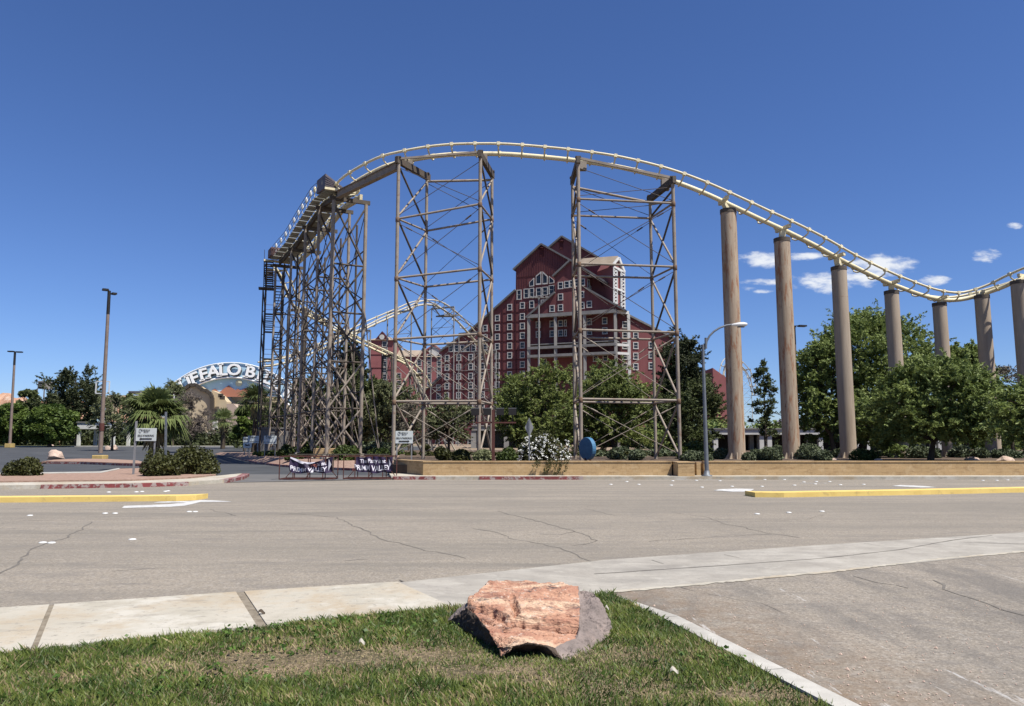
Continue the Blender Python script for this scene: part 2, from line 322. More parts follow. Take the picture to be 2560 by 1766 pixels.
# foliage
L_BROAD = mat('leaf_broad', (.155,.215,.04), (.045,.085,.015), .6, tint=True, scale=.8, trans=.25)
L_PALO = mat('leaf_palo', (.32,.37,.105), (.11,.15,.042), .6, tint=True, scale=.8, trans=.3)
L_MESQ = mat('leaf_mesquite', (.34,.41,.12), (.10,.15,.04), .6, tint=True, scale=.6, trans=.28)
L_OLIVE = mat('leaf_olive', (.27,.29,.14), (.10,.115,.05), .65, tint=True, scale=.8, trans=.2)
L_PINE = mat('leaf_pine', (.095,.11,.042), (.03,.042,.016), .6, tint=True, scale=.6, trans=.1)
L_PINE2 = mat('leaf_pine_light', (.155,.18,.06), (.05,.07,.022), .6, tint=True, scale=.6, trans=.15)
L_GREYT = mat('leaf_greyish', (.24,.21,.16), (.12,.11,.08), .8, tint=True, scale=.6)
L_TWIG = mat('twig_grey', (.20,.165,.14), (.11,.09,.08), .9, tint=True, scale=.6)
L_BUSH = mat('leaf_bush', (.095,.10,.025), (.03,.035,.01), .55, tint=True, scale=3, trans=.15)
L_JUNI = mat('leaf_juniper', (.16,.19,.095), (.055,.075,.036), .6, tint=True, scale=2, trans=.1)
L_HEDGE = mat('leaf_hedge', (.11,.15,.03), (.03,.05,.012), .6, tint=True, scale=2, trans=.15)
L_FLOWER = mat('white_flower', (.85,.85,.78), (.75,.75,.68), .6, tint=True)
L_PALM = mat('palm_frond', (.21,.25,.085), (.08,.11,.035), .5, tint=True, scale=.8, trans=.2)
L_GRASS = mat('grass_blade', (.25,.29,.065), (.055,.10,.018), .5, tint=True, scale=1.2, trans=.3)
L_DRY = mat('dry_grass', (.50,.41,.22), (.25,.19,.10), .7, tint=True, scale=1.2, trans=.2)
L_CLOVER = mat('clover_leaf', (.13,.22,.04), (.06,.12,.02), .5, tint=True, scale=1.2, trans=.25)
# ---------------------------------------------------------------- ground, road, kerbs
def sst(x): x = max(0.0, min(1.0, x)); return x*x*(3-2*x)
def H(x, y): return 0.9*sst((y-55)/75.0)
def grid_sheet(name, quad, nx, ny, zoff, m):
    a, b, c, d = [Vector((p[0], p[1], 0)) for p in quad]; mb = MB(); vs = []
    for j in range(ny+1):
        for i in range(nx+1):
            p = (a.lerp(b, i/nx)).lerp(d.lerp(c, i/nx), j/ny); vs.append((p.x, p.y, H(p.x, p.y)+zoff))
    mb.add(vs, [(j*(nx+1)+i, j*(nx+1)+i+1, (j+1)*(nx+1)+i+1, (j+1)*(nx+1)+i) for j in range(ny) for i in range(nx)])
    return struct(name, mb, m)
mb = MB(); ys = [-60, 20, 45, 55, 65, 75, 85, 95, 105, 115, 125, 135, 160, 250, 500, 1200, 4000]; xs = [-4000, -600, -200, -100, 0, 100, 200, 600, 4000]
mb.add([(x, y, H(x, y)-0.03) for y in ys for x in xs], [(j*9+i, j*9+i+1, (j+1)*9+i+1, (j+1)*9+i) for j in range(len(ys)-1) for i in range(8)])
struct('ground', mb, M_DESERT)
# near kerb line (road edge) and back edge of the pavement, from the near side of the street
N0, N1, N2, N3 = G(0,1515), G(1000,1449), G(1500,1402), G(2560,1332)
B0, B1, B2, B3 = G(0,1628,.15), G(1130,1512,.15), G(1530,1483), G(2560,1381)
dl = (N1-N0).normalized(); dr = (N3-N2).normalized()
NL = N0-dl*40; NR = N3+dr*50
FARK = 32.9
mb = MB(); sh = Vector((0,-.9,0)); q_ = [NL+sh,N0+sh,N1+sh,N2+sh,N3+sh,NR+sh]; mb.add([(p.x,p.y,0) for p in q_]+[(90,FARK+.5,0),(-90,FARK+.5,0)], [tuple(range(8))])
struct('road', mb, M_ROAD)
# pavement left of the driveway (raised) with expansion joints
bl = (B1-B0).normalized(); BL = B0-bl*40
kz = .14
def flat(p, z): return Vector((p[0], p[1], z))
segs = []
nA = G(130,1508,.15); nB = G(600,1476,.15); nC = G(995,1452,.15)
bA = G(85,1618,.15); bB = G(655,1560,.15); bC = G(1130,1512,.15)
edge_n = [NL, nA, nB, nC]; edge_b = [BL, bA, bB, bC]
mb = MB()
for i in range(3):
    t = 0.012
    gp = (.02,.04,.0065)
    def cut(p, q, a, b): d = (q-p).normalized(); return p+d*a, q-d*b
    a0, a1 = cut(Vector(edge_n[i]), Vector(edge_n[i+1]), gp[i-1] if i else 0, gp[i]); b0, b1 = cut(Vector(edge_b[i]), Vector(edge_b[i+1]), gp[i-1] if i else 0, gp[i])
    mb.prism([flat(a0,kz), flat(a1,kz), flat(b1,kz), flat(b0,kz)], (0,0,-.4))
struct('pavement_near', mb, M_CONC)
mb = MB()
for i in (1,2):
    a = flat(edge_n[i], kz-.02); b = flat(edge_b[i], kz-.02); mb.bar(a, b, .10 if i == 2 else .055, .02)
struct('pavement_joints', mb, mat('joint_fill', (.30,.26,.20), (.17,.14,.10), .95, scale=8))
# driveway crossing: gutter strip + apron slab sloping down to road level
mb = MB()
g0 = flat(edge_n[3], .135); q0 = flat(bC, .135)
def W2(px, py, z=0.0): return G(px, py, z)
gut = [W2(1110,1452), W2(1500,1432), W2(2000,1394), W2(2330,1352), W2(2560,1335)]
outer = [W2(1110,1440,.03), W2(1500,1402), W2(2000,1367), W2(2330,1345), W2(2560,1331)]
k1 = W2(1110,1448,.0)
mb.add([flat(nC,.0065), flat(W2(1500,1402),.0065), flat(W2(2000,1367),.0065), flat(N3,.0065), flat(NR,.0065), flat(B3+dr*50,.0065), flat(B3,.0065), flat(W2(2100,1428),.0065), flat(B2,.0065), flat(bC,.0065)], [tuple(range(10))])
struct('driveway_apron_slab', mb, M_CONCG)
mb = MB()
mb.prism([flat(bC,.13), flat(nC,.13), flat(W2(1480,1405),.0075), flat(W2(1500,1487),.0075)], (0,0,-.12))
struct('pavement_ramp', mb, M_CONCG)
# gutter seam and slab joints
def crack(mb, pts, w, jit=.05, seed=0, z=.0035, n_=.22, world=False):
    w *= .62
    rnd = random.Random(seed); P3 = [Vector(p) for p in pts] if world else [G(*p) for p in pts]; out = []
    for a, b in zip(P3[:-1], P3[1:]):
        n = max(2, int((b-a).length/n_)); nn = Vector((-(b-a).y, (b-a).x, 0)).normalized()
        for i in range(n): out.append(a.lerp(b, i/n)+nn*rnd.uniform(-jit, jit))
    out.append(P3[-1]); vs = []
    for i, p in enumerate(out):
        t = (out[min(i+1,len(out)-1)]-out[max(i-1,0)]); nn = Vector((-t.y, t.x, 0)).normalized(); ww = w*rnd.uniform(.4,1.3)/2
        vs += [flat(p-nn*ww,z), flat(p+nn*ww,z)]
    mb.add(vs, [(2*i,2*i+1,2*i+3,2*i+2) for i in range(len(out)-1)])
mb = MB()
def strip(mb, pts, w, z=.018, h=.006):
    for a, b in zip(pts[:-1], pts[1:]): mb.bar(flat(a, z), flat(b, z), w, h)
crack(mb, [(1180,1460), (1500,1436), (1800,1416), (2050,1398), (2250,1376), (2380,1352), (2480,1340)], .05, .008, 3, .009)
for a, b in (((1000,1452),(1130,1512)), ((1410,1418),(1470,1432)), ((1810,1388),(1850,1397)), ((1630,1402),(1660,1412)), ((2160,1360),(2200,1366)), ((2400,1357),(2560,1362))):
    crack(mb, [a, b], .03, .004, 4, .0095)
struct('slab_seams', mb, M_CRACK)
mb = MB(); crack(mb, [(1520,1483), (1800,1457), (2100,1428), (2330,1401), (2560,1380), (2800,1354)], .16, .018, 5, .0085, .07)
struct('slab_edge', mb, M_CONC)
# driveway asphalt in the lower right
C1, C2 = G(1530,1485,.03), G(2146,1766,.13); C1.z = C2.z = 0
cd = (C2-C1).normalized(); C3 = C2+cd*12
mb = MB(); up = Vector((0,.5,0)); mb.add([flat(C1,.0025), flat(C1+up,.0025), flat(W2(2100,1429)+up,.0025), flat(B3+up,.0025), flat(B3+dr*50+up,.0025), (70,-14,.0025), flat(C3,.0025)], [tuple(range(7))])
struct('driveway', mb, M_APRON)
# kerb between lawn and driveway
cn = Vector((cd.y, -cd.x, 0))
if cn.x < 0: cn = -cn
mb = MB(); L = (C3-C1).length; k = 0.0; seg = 1.55
while k < L:
    a = C1+cd*(k+.006); b = C1+cd*min(k+seg-.006, L)
    z0 = 0.03+.11*sst(k/1.6); z1 = 0.03+.11*sst((k+seg)/1.6)
    p = [flat(a,z0), flat(b,z1), flat(b-cn*.155,z1), flat(a-cn*.155,z0)]
    mb.add(p+[flat(x,-.2) for x in p], [(0,1,2,3),(7,6,5,4),(0,4,5,1),(1,5,6,2),(2,6,7,3),(3,7,4,0)])
    k += seg
kb = struct('kerb_near', mb, M_KERB)
# lawn base
LW = [flat(B0-bl*20,.12), flat(B0,.12), flat(bC,.12), flat(G(1500,1486,.12),.12)] + [flat(C1+cd*t-cn*.15,.12) for t in (0.4,2,4,8,14)] + [Vector((2,-14,.12)), Vector((-30,-14,.12))]
mb = MB(); mb.add(LW, [tuple(range(len(LW)))])
struct('lawn_soil', mb, M_THATCH)
# medians
def slab(name, pts, z, m, drop=.3, bevel=0.0):
    mb = MB(); mb.prism([flat(p, z) for p in pts], (0,0,-drop)); return tag(mb.build(name, m, bevel=bevel), kind='structure')
def median(name, front, wid, tip):
    fr_ = [G(x,y,0) for x,y in front]; bk = [p+Vector((0,wid*(.35 if i == tip else 1),0)) for i, p in enumerate(fr_)]
    t = fr_+bk[::-1]; n = len(t); mb = MB(); c = sum(t, Vector())/n
    top = [flat(p,.14) for p in t]
    mb.add(top+[flat(p,-.1) for p in t], [tuple(range(n))]+[(i,(i+1)%n,(i+1)%n+n,i+n) for i in range(n)]); return struct(name, mb, M_YEL)
f0 = G(0,1257,0); median('median_left', [(-900,1266),(-300,1260),(0,1257),(240,1255),(440,1253),(490,1251),(512,1247.5)], .62, 6)
median('median_right', [(1868,1240),(1888,1243.5),(1960,1244),(2250,1238.5),(2560,1231.5),(3000,1222),(3600,1210)], .62, 0)
# far side: parking lot, gravel bed, kerbs
grid_sheet('parking_lot', [(-140,27.5),(-5.5,32.9),(-12,118),(-190,118)], 12, 24, .012, M_LOT)
grid_sheet('far_lawn', [(-190,118.3),(-12,118.3),(-20,150),(-190,150)], 6, 6, .03, M_LAWNFAR)
slab('far_lot_kerb', [(-190,118,0),(-12,118,0),(-12,118.5,0),(-190,118.5,0)], 1.03, M_KERB)
# entry road is the patch of old asphalt between the two pavements
mb = MB(); mb.add([(-11.6,FARK-2.5,.016),(-5.2,FARK-.02,.016),(-5.4,36,.016),(-14.5,38.5,.016)], [(0,1,2,3)]); struct('entry_road', mb, mat('asphalt_mid', (.16,.155,.15), (.11,.108,.105), .9, scale=.6, stretch=(.4,1.6,1)))
# left far pavement
K = [G(0,1224), G(103,1222.5), G(330,1219), G(470,1214.5), G(560,1208), G(600,1200), G(614,1192)]
kd = (K[1]-K[0]).normalized(); KL = K[0]-kd*45
bk = [G(600,1184,.14), G(540,1190,.14), G(470,1197,.14), G(330,1203,.14), G(0,1207,.14)]; BKL = bk[-1]-kd*45
slab('pavement_far_left', [KL]+K+bk+[BKL], .14, M_CONC)
rk = MB(); 
for a, b in ((K[1],K[2]),(K[2],K[3]),(K[4],K[5]),(K[5],K[6])): rk.bar(flat(a,.072), flat(b,.072), .16 if a is not K[4] and a is not K[5] else .34, .146)
struct('red_kerb_left', rk, M_REDKERB)
gb = [bk[4], bk[3], bk[2], bk[1], G(500,1173,.2), G(360,1168,.25), G(300,1172,.2), G(255,1181,.2), G(0,1185,.2), G(0,1185,.2)-kd*45, BKL]
slab('gravel_bed_left', gb, .2, M_GRAVEL)
slab('lot_edge_kerb', [G(0,1185,.22), G(255,1181.5,.22), G(300,1172.5,.22), G(297,1170.5,.22), G(250,1179,.22), G(0,1182.5,.22)], .22, M_KERB)
# island with the lamp
isl = [G(98,1156,.15), G(130,1151,.15), G(200,1148,.15), G(270,1149,.15), G(350,1153,.15), G(368,1159,.15), G(365,1167,.0), G(300,1165,0), G(200,1161,0), G(110,1160,0)]
slab('kerbed_island_rim', isl, .15, M_REDKERB)
c = sum((Vector(p) for p in isl), Vector())/len(isl)
slab('kerbed_island_gravel', [c+(Vector(p)-c)*.955 for p in isl], .2, M_GRAVEL, drop=.1)
# far right pavement
slab('pavement_far_right', [(-5.3,FARK,0),(120,FARK,0),(120,36,0),(-5.9,36,0)], .14, M_CONC)
rk = MB(); xa = lambda px: G(px,1198).x
for p, q in ((988,1092),(1200,1455)): rk.box(((xa(p)+xa(q))/2, FARK-.0, .07), (xa(q)-xa(p), .14, .148))
struct('red_kerb_right', rk, M_REDKERB)
# raised planted ground behind the wall and under the lift structure
mb = MB()
ring = [(-5.9,36.6),(-4.0,34.45),(140,34.45),(140,112),(-16,112)]
mb.prism([Vector((x,y,.56)) for x,y in ring], (0,0,-.8)); struct('planter_ground', mb, M_SOIL)
il = [G(582,1139,.3), G(600,1147,.15), G(640,1155,.15), G(700,1162,.15), G(770,1167,.15), G(880,1171,.15), G(985,1172,.15)]
il2 = [Vector((-5.9,38,0)), Vector((-6.5,80,0)), Vector((-34,84,0))]
slab('lift_island_rim', il+il2, .15, M_REDKERB)
cc = Vector((-14,62,0)); mb = MB(); pts = [Vector(p) for p in il+il2]
o1 = [flat(cc+(flat(p,0)-cc)*.985, .152) for p in pts]; o2 = [flat(cc+(flat(p,0)-cc)*.90, .50) for p in pts]; n = len(pts)
mb.add(o1+o2, [(i,(i+1)%n,(i+1)%n+n,i+n) for i in range(n)]+[tuple(range(n,2*n))]); struct('lift_island_gravel', mb, M_GRAVEL)
# markings
def arrow_poly(pts, name):
    mb = MB(); mb.prism([flat(G(x,y),.010) for x,y in pts], (0,0,-.006)); struct(name, mb, M_MARK)
arrow_poly([(305,1271),(310,1266),(420,1262),(470,1257),(385,1258),(400,1255.5),(475,1254),(500,1251.5),(530,1252),(580,1255),(500,1256),(490,1259),(462,1265),(420,1268)], 'arrow_marking_left')
arrow_poly([(1785,1227),(1800,1224),(1840,1222.5),(1885,1223.5),(1878,1228),(1865,1230),(1830,1230)], 'arrow_marking_right')
arrow_poly([(2230,1216),(2250,1213.5),(2310,1216),(2340,1219),(2300,1219.5)], 'arrow_marking_far')
mb = MB()
for (x0,x1,y,w) in ((1690,1810,1200.5,.08),(2110,2210,1197.5,.07),(2000,2070,1209,.05)):
    strip(mb, [G(x0,y),G(x1,y)], w, .010, .006)
struct('lane_lines', mb, M_MARK)
# cracks
mb = MB()
for i, (pts, w) in enumerate([
    ([(0,1438),(40,1412),(75,1378),(110,1360),(160,1348),(205,1325),(228,1305)], .05), ([(0,1310),(60,1302),(230,1300),(480,1294),(580,1290)], .035),
    ([(520,1274),(560,1282),(590,1290)], .03), ([(700,1286),(760,1286),(840,1294),(890,1318),(925,1332),(945,1346),(1010,1362),(1060,1378),(1110,1384),(1165,1397)], .035),
    ([(720,1284),(900,1280),(1100,1276),(1280,1272),(1420,1268),(1560,1262)], .03), ([(1180,1322),(1230,1330),(1290,1350),(1400,1370),(1490,1408)], .03),
    ([(1240,1278),(1330,1300),(1440,1330),(1478,1345),(1490,1352),(1460,1362),(1430,1366)], .04), ([(1440,1330),(1400,1338),(1350,1336)], .04),
    ([(1620,1354),(1750,1346),(1800,1342),(1930,1336)], .03), ([(1800,1310),(1850,1316),(1900,1330),(2000,1345)], .035), ([(1680,1282),(1760,1292),(1820,1312)], .02),
    ([(1460,1272),(1540,1290),(1700,1300),(1900,1302),(2010,1300),(2060,1288)], .02), ([(0,1375),(100,1372)], .02), ([(280,1428),(420,1420)], .02), ([(860,1402),(920,1400)], .03)]):
    crack(mb, pts, w, seed=i)
struct('road_cracks', mb, M_CRACK)
mb = MB()
for i, (pts, w) in enumerate([([(2335,1452),(2370,1475),(2430,1500),(2560,1540)], .05), ([(2135,1441),(2200,1458),(2270,1472)], .03), ([(1340+360,1470),(1900,1510),(1960,1535)], .015)]):
    crack(mb, pts, w, seed=i+40, z=.006)
struct('driveway_cracks', mb, M_CRACK)
# raised lane dots
def dot_mesh():
    mb = MB(); mb.lathe((0,0,0), [(.052,0),(.050,.008),(.038,.016),(.018,.0195),(.002,.0205)], 12); return mb
DOTS = [(75,1290,'lone white lane dot at the left edge of the near lanes'),(263,1284.5,'left dot of the pair below the white turn arrow'),(288,1284.5,'right dot of the left pair below the white turn arrow'),
 (473,1280.5,'left dot of the pair under the tip of the white turn arrow'),(488,1280.5,'right dot of the pair under the tip of the white turn arrow'),
 (107,1358,'large white lane dot beside the crack at the left'),(129,1358.5,'smaller white lane dot touching the one beside the left crack'),(331,1350,'white lane dot on its own in the middle of the left near lane'),
 (272,1231.5,'leftmost white dot behind the left yellow median'),(341,1231,'second white dot behind the left yellow median'),(355,1230,'third white dot behind the left yellow median'),(413,1229.5,'fourth white dot behind the left yellow median'),(420,1228.5,'rightmost white dot behind the left yellow median'),
 (1893,1286,'left one of three dots below the right yellow median'),(1972,1282.5,'middle one of three dots below the right yellow median'),(2055,1279.5,'right one of three dots below the right yellow median')]
GD = [(1527,1212),(1567,1205),(1597,1212),(1678,1214),(1755,1219),(1830,1217),(1986,1214),(1905,1217),(2038,1211),(2101,1213),(2159,1212),(1912,1200),(1961,1200),(2010,1206),(2041,1205),(2074,1205),(2457,1202),(2492,1202),(2519,1201),(1800,1203),(1682,1203),(1741,1202)]
d0 = None
near_row = sorted(q for q in GD if q[1] >= 1211); far_row = sorted(q for q in GD if q[1] < 1211)
ORD = ['first','second','third','fourth','fifth','sixth','seventh','eighth','ninth','tenth','eleventh','twelfth','thirteenth','fourteenth','fifteenth']
GL_ = [(x,y,ORD[i]+' small white dot from the left in the nearer row behind the right median',1) for i,(x,y) in enumerate(near_row)]+[(x,y,ORD[i]+' small white dot from the left in the row along the far kerb',1) for i,(x,y) in enumerate(far_row)]
for i, it in enumerate(DOTS+GL_):
    p = G(it[0], it[1]); p.z = .004; lab = it[2]
    if d0 is None: d0 = o = dot_mesh().build('lane_dot', M_CERAMIC, loc=(0,0,0))
    else: o = d0.copy(); COL.objects.link(o)
    o.location = p; sc = 1.15 if p.y > 20 else 1.0; o.scale = (sc*1.2, sc*1.2, sc)
    tag(o, lab, 'lane dot', 'raised lane dots on the far lanes' if len(it) > 3 else 'raised white lane dots')
# far mountains behind the trees
mb = MB(); rnd = random.Random(5)
for (x0,x1,Y,hh,ex) in ((700,2400,3600,150,0),(2300,3800,3700,110,3),(-3600,-1200,3800,60,7)):
    n = 60; base = []; top = []; back = []
    for i in range(n+1):
        x = x0+(x1-x0)*i/n; e = math.sin(math.pi*i/n)**.6
        h = hh*e*(.65+.35*mnoise.noise(Vector((x*.004,ex,0)))+.25*mnoise.noise(Vector((x*.018,ex,2))))
        base.append((x,Y-260,0)); top.append((x,Y+60*mnoise.noise(Vector((x*.01,9,ex))),max(2,h))); back.append((x,Y+400,0))
    mb.add(base+top+back, [(i,i+1,n+1+i+1,n+1+i) for i in range(n)]+[(n+1+i,n+1+i+1,2*n+2+i+1,2*n+2+i) for i in range(n)])
struct('mountains', mb, M_MOUNT)
# ---------------------------------------------------------------- coaster
def catmull(P_, n):
    out = []
    for i in range(1, len(P_)-2):
        p0, p1, p2, p3 = P_[i-1:i+3]
        for j in range(n):
            t = j/n; out.append(0.5*((2*p1)+(p2-p0)*t+(2*p0-5*p1+4*p2-p3)*t*t+(3*p1-p0-3*p2+p3)*t**3))
    out.append(P_[-2]); return out
def resample(pts, step):
    out = [pts[0]]; acc = 0.0
    for a, b in zip(pts[:-1], pts[1:]):
        L = (b-a).length; d = step-acc
        while d <= L: out.append(a.lerp(b, d/L)); d += step
        acc = (acc+L) % step if L+acc >= step else acc+L
    return out
def track(name, label, pts, gauge, rr, sr, tie_step, mrail, bank=None, group=None, drop=.38, fine=.5, tie_r=.055, n=8):
    P_ = [Vector(p) for p in pts]; P_ = [P_[0]*2-P_[1]]+P_+[P_[-1]*2-P_[-2]]
    path = resample(catmull(P_, 24), fine)
    t = thing(name, label, 'roller coaster', path[0], group)
    Lr, Rr, Sp, fr = [], [], [], []
    for i, p in enumerate(path):
        tg = (path[min(i+1,len(path)-1)]-path[max(i-1,0)]).normalized(); sd = tg.cross(Vector((0,0,1))).normalized(); up = sd.cross(tg).normalized()
        b = bank(i/len(path)) if bank else 0.0
        s2 = sd*math.cos(b)+up*math.sin(b); u2 = up*math.cos(b)-sd*math.sin(b)
        Lr.append(p-s2*gauge/2); Rr.append(p+s2*gauge/2); Sp.append(p-u2*drop); fr.append((p,s2,u2,tg))
    MB().pipe(Rr, rr, n).build('running_rail', mrail, t); MB().pipe(Lr, rr, n).build('running_rail', mrail, t)
    MB().pipe(Sp, sr, n).build('spine_beam', mrail, t)
    k = max(1, int(tie_step/fine))
    for i in range(k//2, len(fr), k):
        p, s, u, tg = fr[i]; mb = MB(); g = gauge/2
        mb.pipe([p-s*g-u*rr*.2, p-s*g*.95-u*drop*.75, p-s*g*.55-u*drop*1.12, p-u*drop*1.2, p+s*g*.55-u*drop*1.12, p+s*g*.95-u*drop*.75, p+s*g-u*rr*.2], tie_r, 5)
        for q in (p-s*g, p+s*g): mb.bar(q-tg*.10, q+tg*.10, rr*2.5, rr*2.5, up=u)
        mb.build('tie', mrail, t)
    return path, fr
TP = [(852,478,50.3),(888,444,49.2),(960,405,47.6),(1015,390,46.9),(1068,380,46.6),(1127,373.5,46.4),(1191,371.5,46.3),(1259,372,46.2),(1331,377,46.2),(1405,384,46.1),(1479,393,46),(1552,405,46),(1622,421,45.9),(1690,441,45.8),(1765,470,45.8),(1840,505,46),(1900,534,46.4),(1960,562,47),(2040,602,48.2),(2110,641,49.4),(2180,676,50.6),(2240,702,51.6),(2324,731,53),(2397,737,53.6),(2487,712,52.8),(2560,681,51),(2660,640,48.5),(2760,600,46)]
path, fr = track('roller_coaster_track', 'long cream roller coaster track arching over the lattice towers and dipping at the right', [P(*p) for p in TP], 1.36, .085, .155, 1.5, M_TRACK, bank=lambda t: .06)
# round steel pillars
PL = [(1829,1839,525,1152,39,46.0,'tallest rust streaked round steel pillar, just right of the curved street lamp'),(1963,1973,597,1150,38.5,47.0,'heavily rust stained round steel pillar, second from the left of the pillar row'),
 (2102,2116,668,1157,36,49.2,'third round pillar from the left, clean tan below the white cloud'),(2233,2245,728,1157,33,51.6,'fourth round pillar, shaded by the big mesquite tree on its right'),
 (2350,2366,758,1157,31.5,53.4,'fifth round pillar standing under the lowest dip of the track'),(2455,2478,739,1157,33,52.8,'sixth round pillar half hidden by tree, where the track starts to climb'),(2548,2580,703,1157,38,50.6,'round pillar at the right edge under the climbing track')]
for (xt,xb,yt,yb,w,Y,lab) in PL:
    top = P(xt,yt,Y); bx = P((xt+xb)/2,900,Y).x; r = w*Y/F/2*1.02; loc = (bx,Y,.5)
    t = thing('support_pillar', lab, 'support pillar', loc, 'round steel pillars under the track')
    mb = MB(); mb.lathe((bx,Y,0), [(r*1.04,.45),(r*1.03,6),(r,top.z-.25)], 28); mb.build('shaft', M_PILLAR if 'rust' in lab else M_PILLARC, t)
    mb = MB(); mb.lathe((bx,Y,0), [(r*1.05,top.z-.25),(r*1.05,top.z)], 28); mb.build('cap', M_DSTEEL, t)
    zr = 5.2
    while zr < top.z-2: MB().lathe((bx,Y,0), [(r*1.0,zr),(r*1.012,zr+.01),(r*1.012,zr+.03),(r*1.0,zr+.04)], 28).build('weld_ring', M_PILLAR, t); zr += 6.1
    mb = MB()
    for k in range(10):
        a = 2*math.pi*k/10; d = Vector((math.cos(a),math.sin(a),0)); c = Vector((bx,Y,0))
        mb.add([c+d*r*.98+Vector((0,0,1.05)), c+d*(r+.28)+Vector((0,0,.56)), c+d*r*.98+Vector((0,0,.5))]+[c+d*r*.98+Vector((-d.y*.05,d.x*.05,1.05)), c+d*(r+.28)+Vector((-d.y*.05,d.x*.05,.56)), c+d*r*.98+Vector((-d.y*.05,d.x*.05,.5))], [(0,1,2),(5,4,3),(0,3,4,1),(1,4,5,2)])
    mb.lathe((bx,Y,0), [(r+.32,.5),(r+.32,.60)], 20)
    mb.build('base_flange', M_PILLARC, t)
    # saddle carrying the rails
    best = min(fr, key=lambda f: (Vector((f[0].x,f[0].y,0))-Vector((bx,Y,0))).length); p,s,u,tg = best
    mb = MB(); mb.bar(Vector((bx,Y,top.z-.05)), p-u*.30, .34, .34); mb.bar(p-s*.62-u*.30, p+s*.62-u*.30, .2, .22); mb.build('saddle', M_TRACK, t)
# lattice towers under the hill
def zleg(px, py, Y): return P(px, py, Y).z
M_RUSTJ = mat('rusty_joint', (.20,.13,.085), (.13,.075,.045), .8, scale=5)
def tower(name, label, bents, levels, girder=None, topdz=0):
    """bents: list of (near(x,y,ztop), far(x,y,ztop)); levels per bent"""
    c = sum((Vector((b[0][0],b[0][1],.5))+Vector((b[1][0],b[1][1],.5)) for b in bents), Vector())/(2*len(bents))
    t = thing(name, label, 'lattice tower', c, 'steel lattice towers under the hill')
    def V(b, k, z): return Vector((b[k][0], b[k][1], z))
    for bi, b in enumerate(bents):
        lv = levels[bi]; zs = [.5]+lv
        for k in (0,1):
            r = .112 if k == 0 else .10
            mb = MB(); mb.pipe([V(b,k,.45), V(b,k,b[k][2])], r, 12); mb.build('leg', M_STEEL, t)
            MB().lathe(V(b,k,.45), [(.3,0),(.3,.08),(.14,.10)], 10).build('base_plate', M_STEEL, t)
            for z in lv: MB().lathe(V(b,k,z-.22), [(r*1.0,0),(r*1.22,.02),(r*1.22,.30),(r,.32)], 10).build('joint_collar', M_RUSTJ, t)
        mb = MB(); mb.bar(V(b,0,b[0][2]+.12)+(V(b,0,0)-V(b,1,0)).normalized()*.25, V(b,1,b[1][2]+.12)-(V(b,0,0)-V(b,1,0)).normalized()*.25, .24, .42); 
        for k in (0,1): mb.box(V(b,k,b[k][2]+.35), (.34,.34,.06))
        mb.build('cross_beam', M_DSTEEL, t)
        tops = lv+[min(b[0][2],b[1][2])-.15]; bots = [.6]+lv
        for z in lv: MB().rod(V(b,0,z), V(b,1,z), .065, n=8).build('cross_strut', M_STEEL, t)
        for z0, z1 in zip(bots, tops):
            MB().rod(V(b,0,z0+.15), V(b,1,z1-.1), .066, n=8).build('diagonal_brace', M_STEEL, t)
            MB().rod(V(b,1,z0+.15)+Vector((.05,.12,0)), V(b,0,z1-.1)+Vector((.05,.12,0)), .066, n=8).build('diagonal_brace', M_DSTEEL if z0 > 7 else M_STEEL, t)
    for bi in range(len(bents)-1):
        a, b = bents[bi], bents[bi+1]; la, lb = levels[bi], levels[bi+1]
        for k in (0,1):
            for i in range(len(la)):
                MB().rod(V(a,k,la[i]), V(b,k,lb[i]), .072, n=8).build('girt', M_STEEL, t)
                za0 = la[i-1] if i else .7; zb0 = lb[i-1] if i else .7
                mb = MB(); o = Vector((0,.06,0))
                for (p,q) in ((V(a,k,za0+.2),V(b,k,lb[i]-.25)),(V(b,k,zb0+.2)+o,V(a,k,la[i]-.25)+o)):
                    mb.rod(p,q,.022 if k == 0 else .018,n=5); m = p.lerp(q,.86); d=(q-p).normalized(); mb.rod(m-d*.22,m+d*.22,.05,n=6)
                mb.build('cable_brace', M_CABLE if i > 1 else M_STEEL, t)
            mb = MB(); mb.rod(V(a,k,la[-1]+.2), V(b,k,b[k][2]-.3), .022, n=5); mb.rod(V(b,k,lb[-1]+.2)+Vector((0,.06,0)), V(a,k,a[k][2]-.3)+Vector((0,.06,0)), .022, n=5); mb.build('cable_brace', M_CABLE, t)
    return t
def legp(px, py_top, Y):
    return (P(px, 760, Y).x, Y, zleg(px, py_top, Y))
b1 = (legp(990,407,45.3), legp(1063,447,48.0)); b2 = (legp(1199,392,44.8), legp(1229,442,48.0))
b3 = (legp(1449,407,44.4), legp(1434,457,47.8)); b4 = (legp(1690,457,44.2), legp(1631,503,47.3))
tw = tower('lattice_tower', 'tan steel lattice tower under the crest of the track, left of the red hotel gables', [b1,b2], [[4.1,7.95,11.8,15.6],[4.1,8.2,12.3,16.4]])
def V2(l, z): return Vector((l[0], l[1], z))
MB().rod(V2(b1[1],b1[1][2]-.2), V2(b2[1],b1[1][2]-.1), .085).build('girt', M_STEEL, tw)
MB().bar(V2(b1[0],b1[0][2]+.25), V2(b2[0],b2[0][2]+.3), .12, .13).build('top_girder', M_STEEL, tw)
tw2 = tower('lattice_tower', 'tan steel lattice tower standing in front of the right side of the red hotel', [b3,b4], [[4.2,8.4,12.5,16.6],[4.1,8.2,12.25,16.25]])
MB().rod(V2(b3[1],b3[1][2]-.3), V2(b4[1],b4[1][2]-.1), .085).build('girt', M_STEEL, tw2)
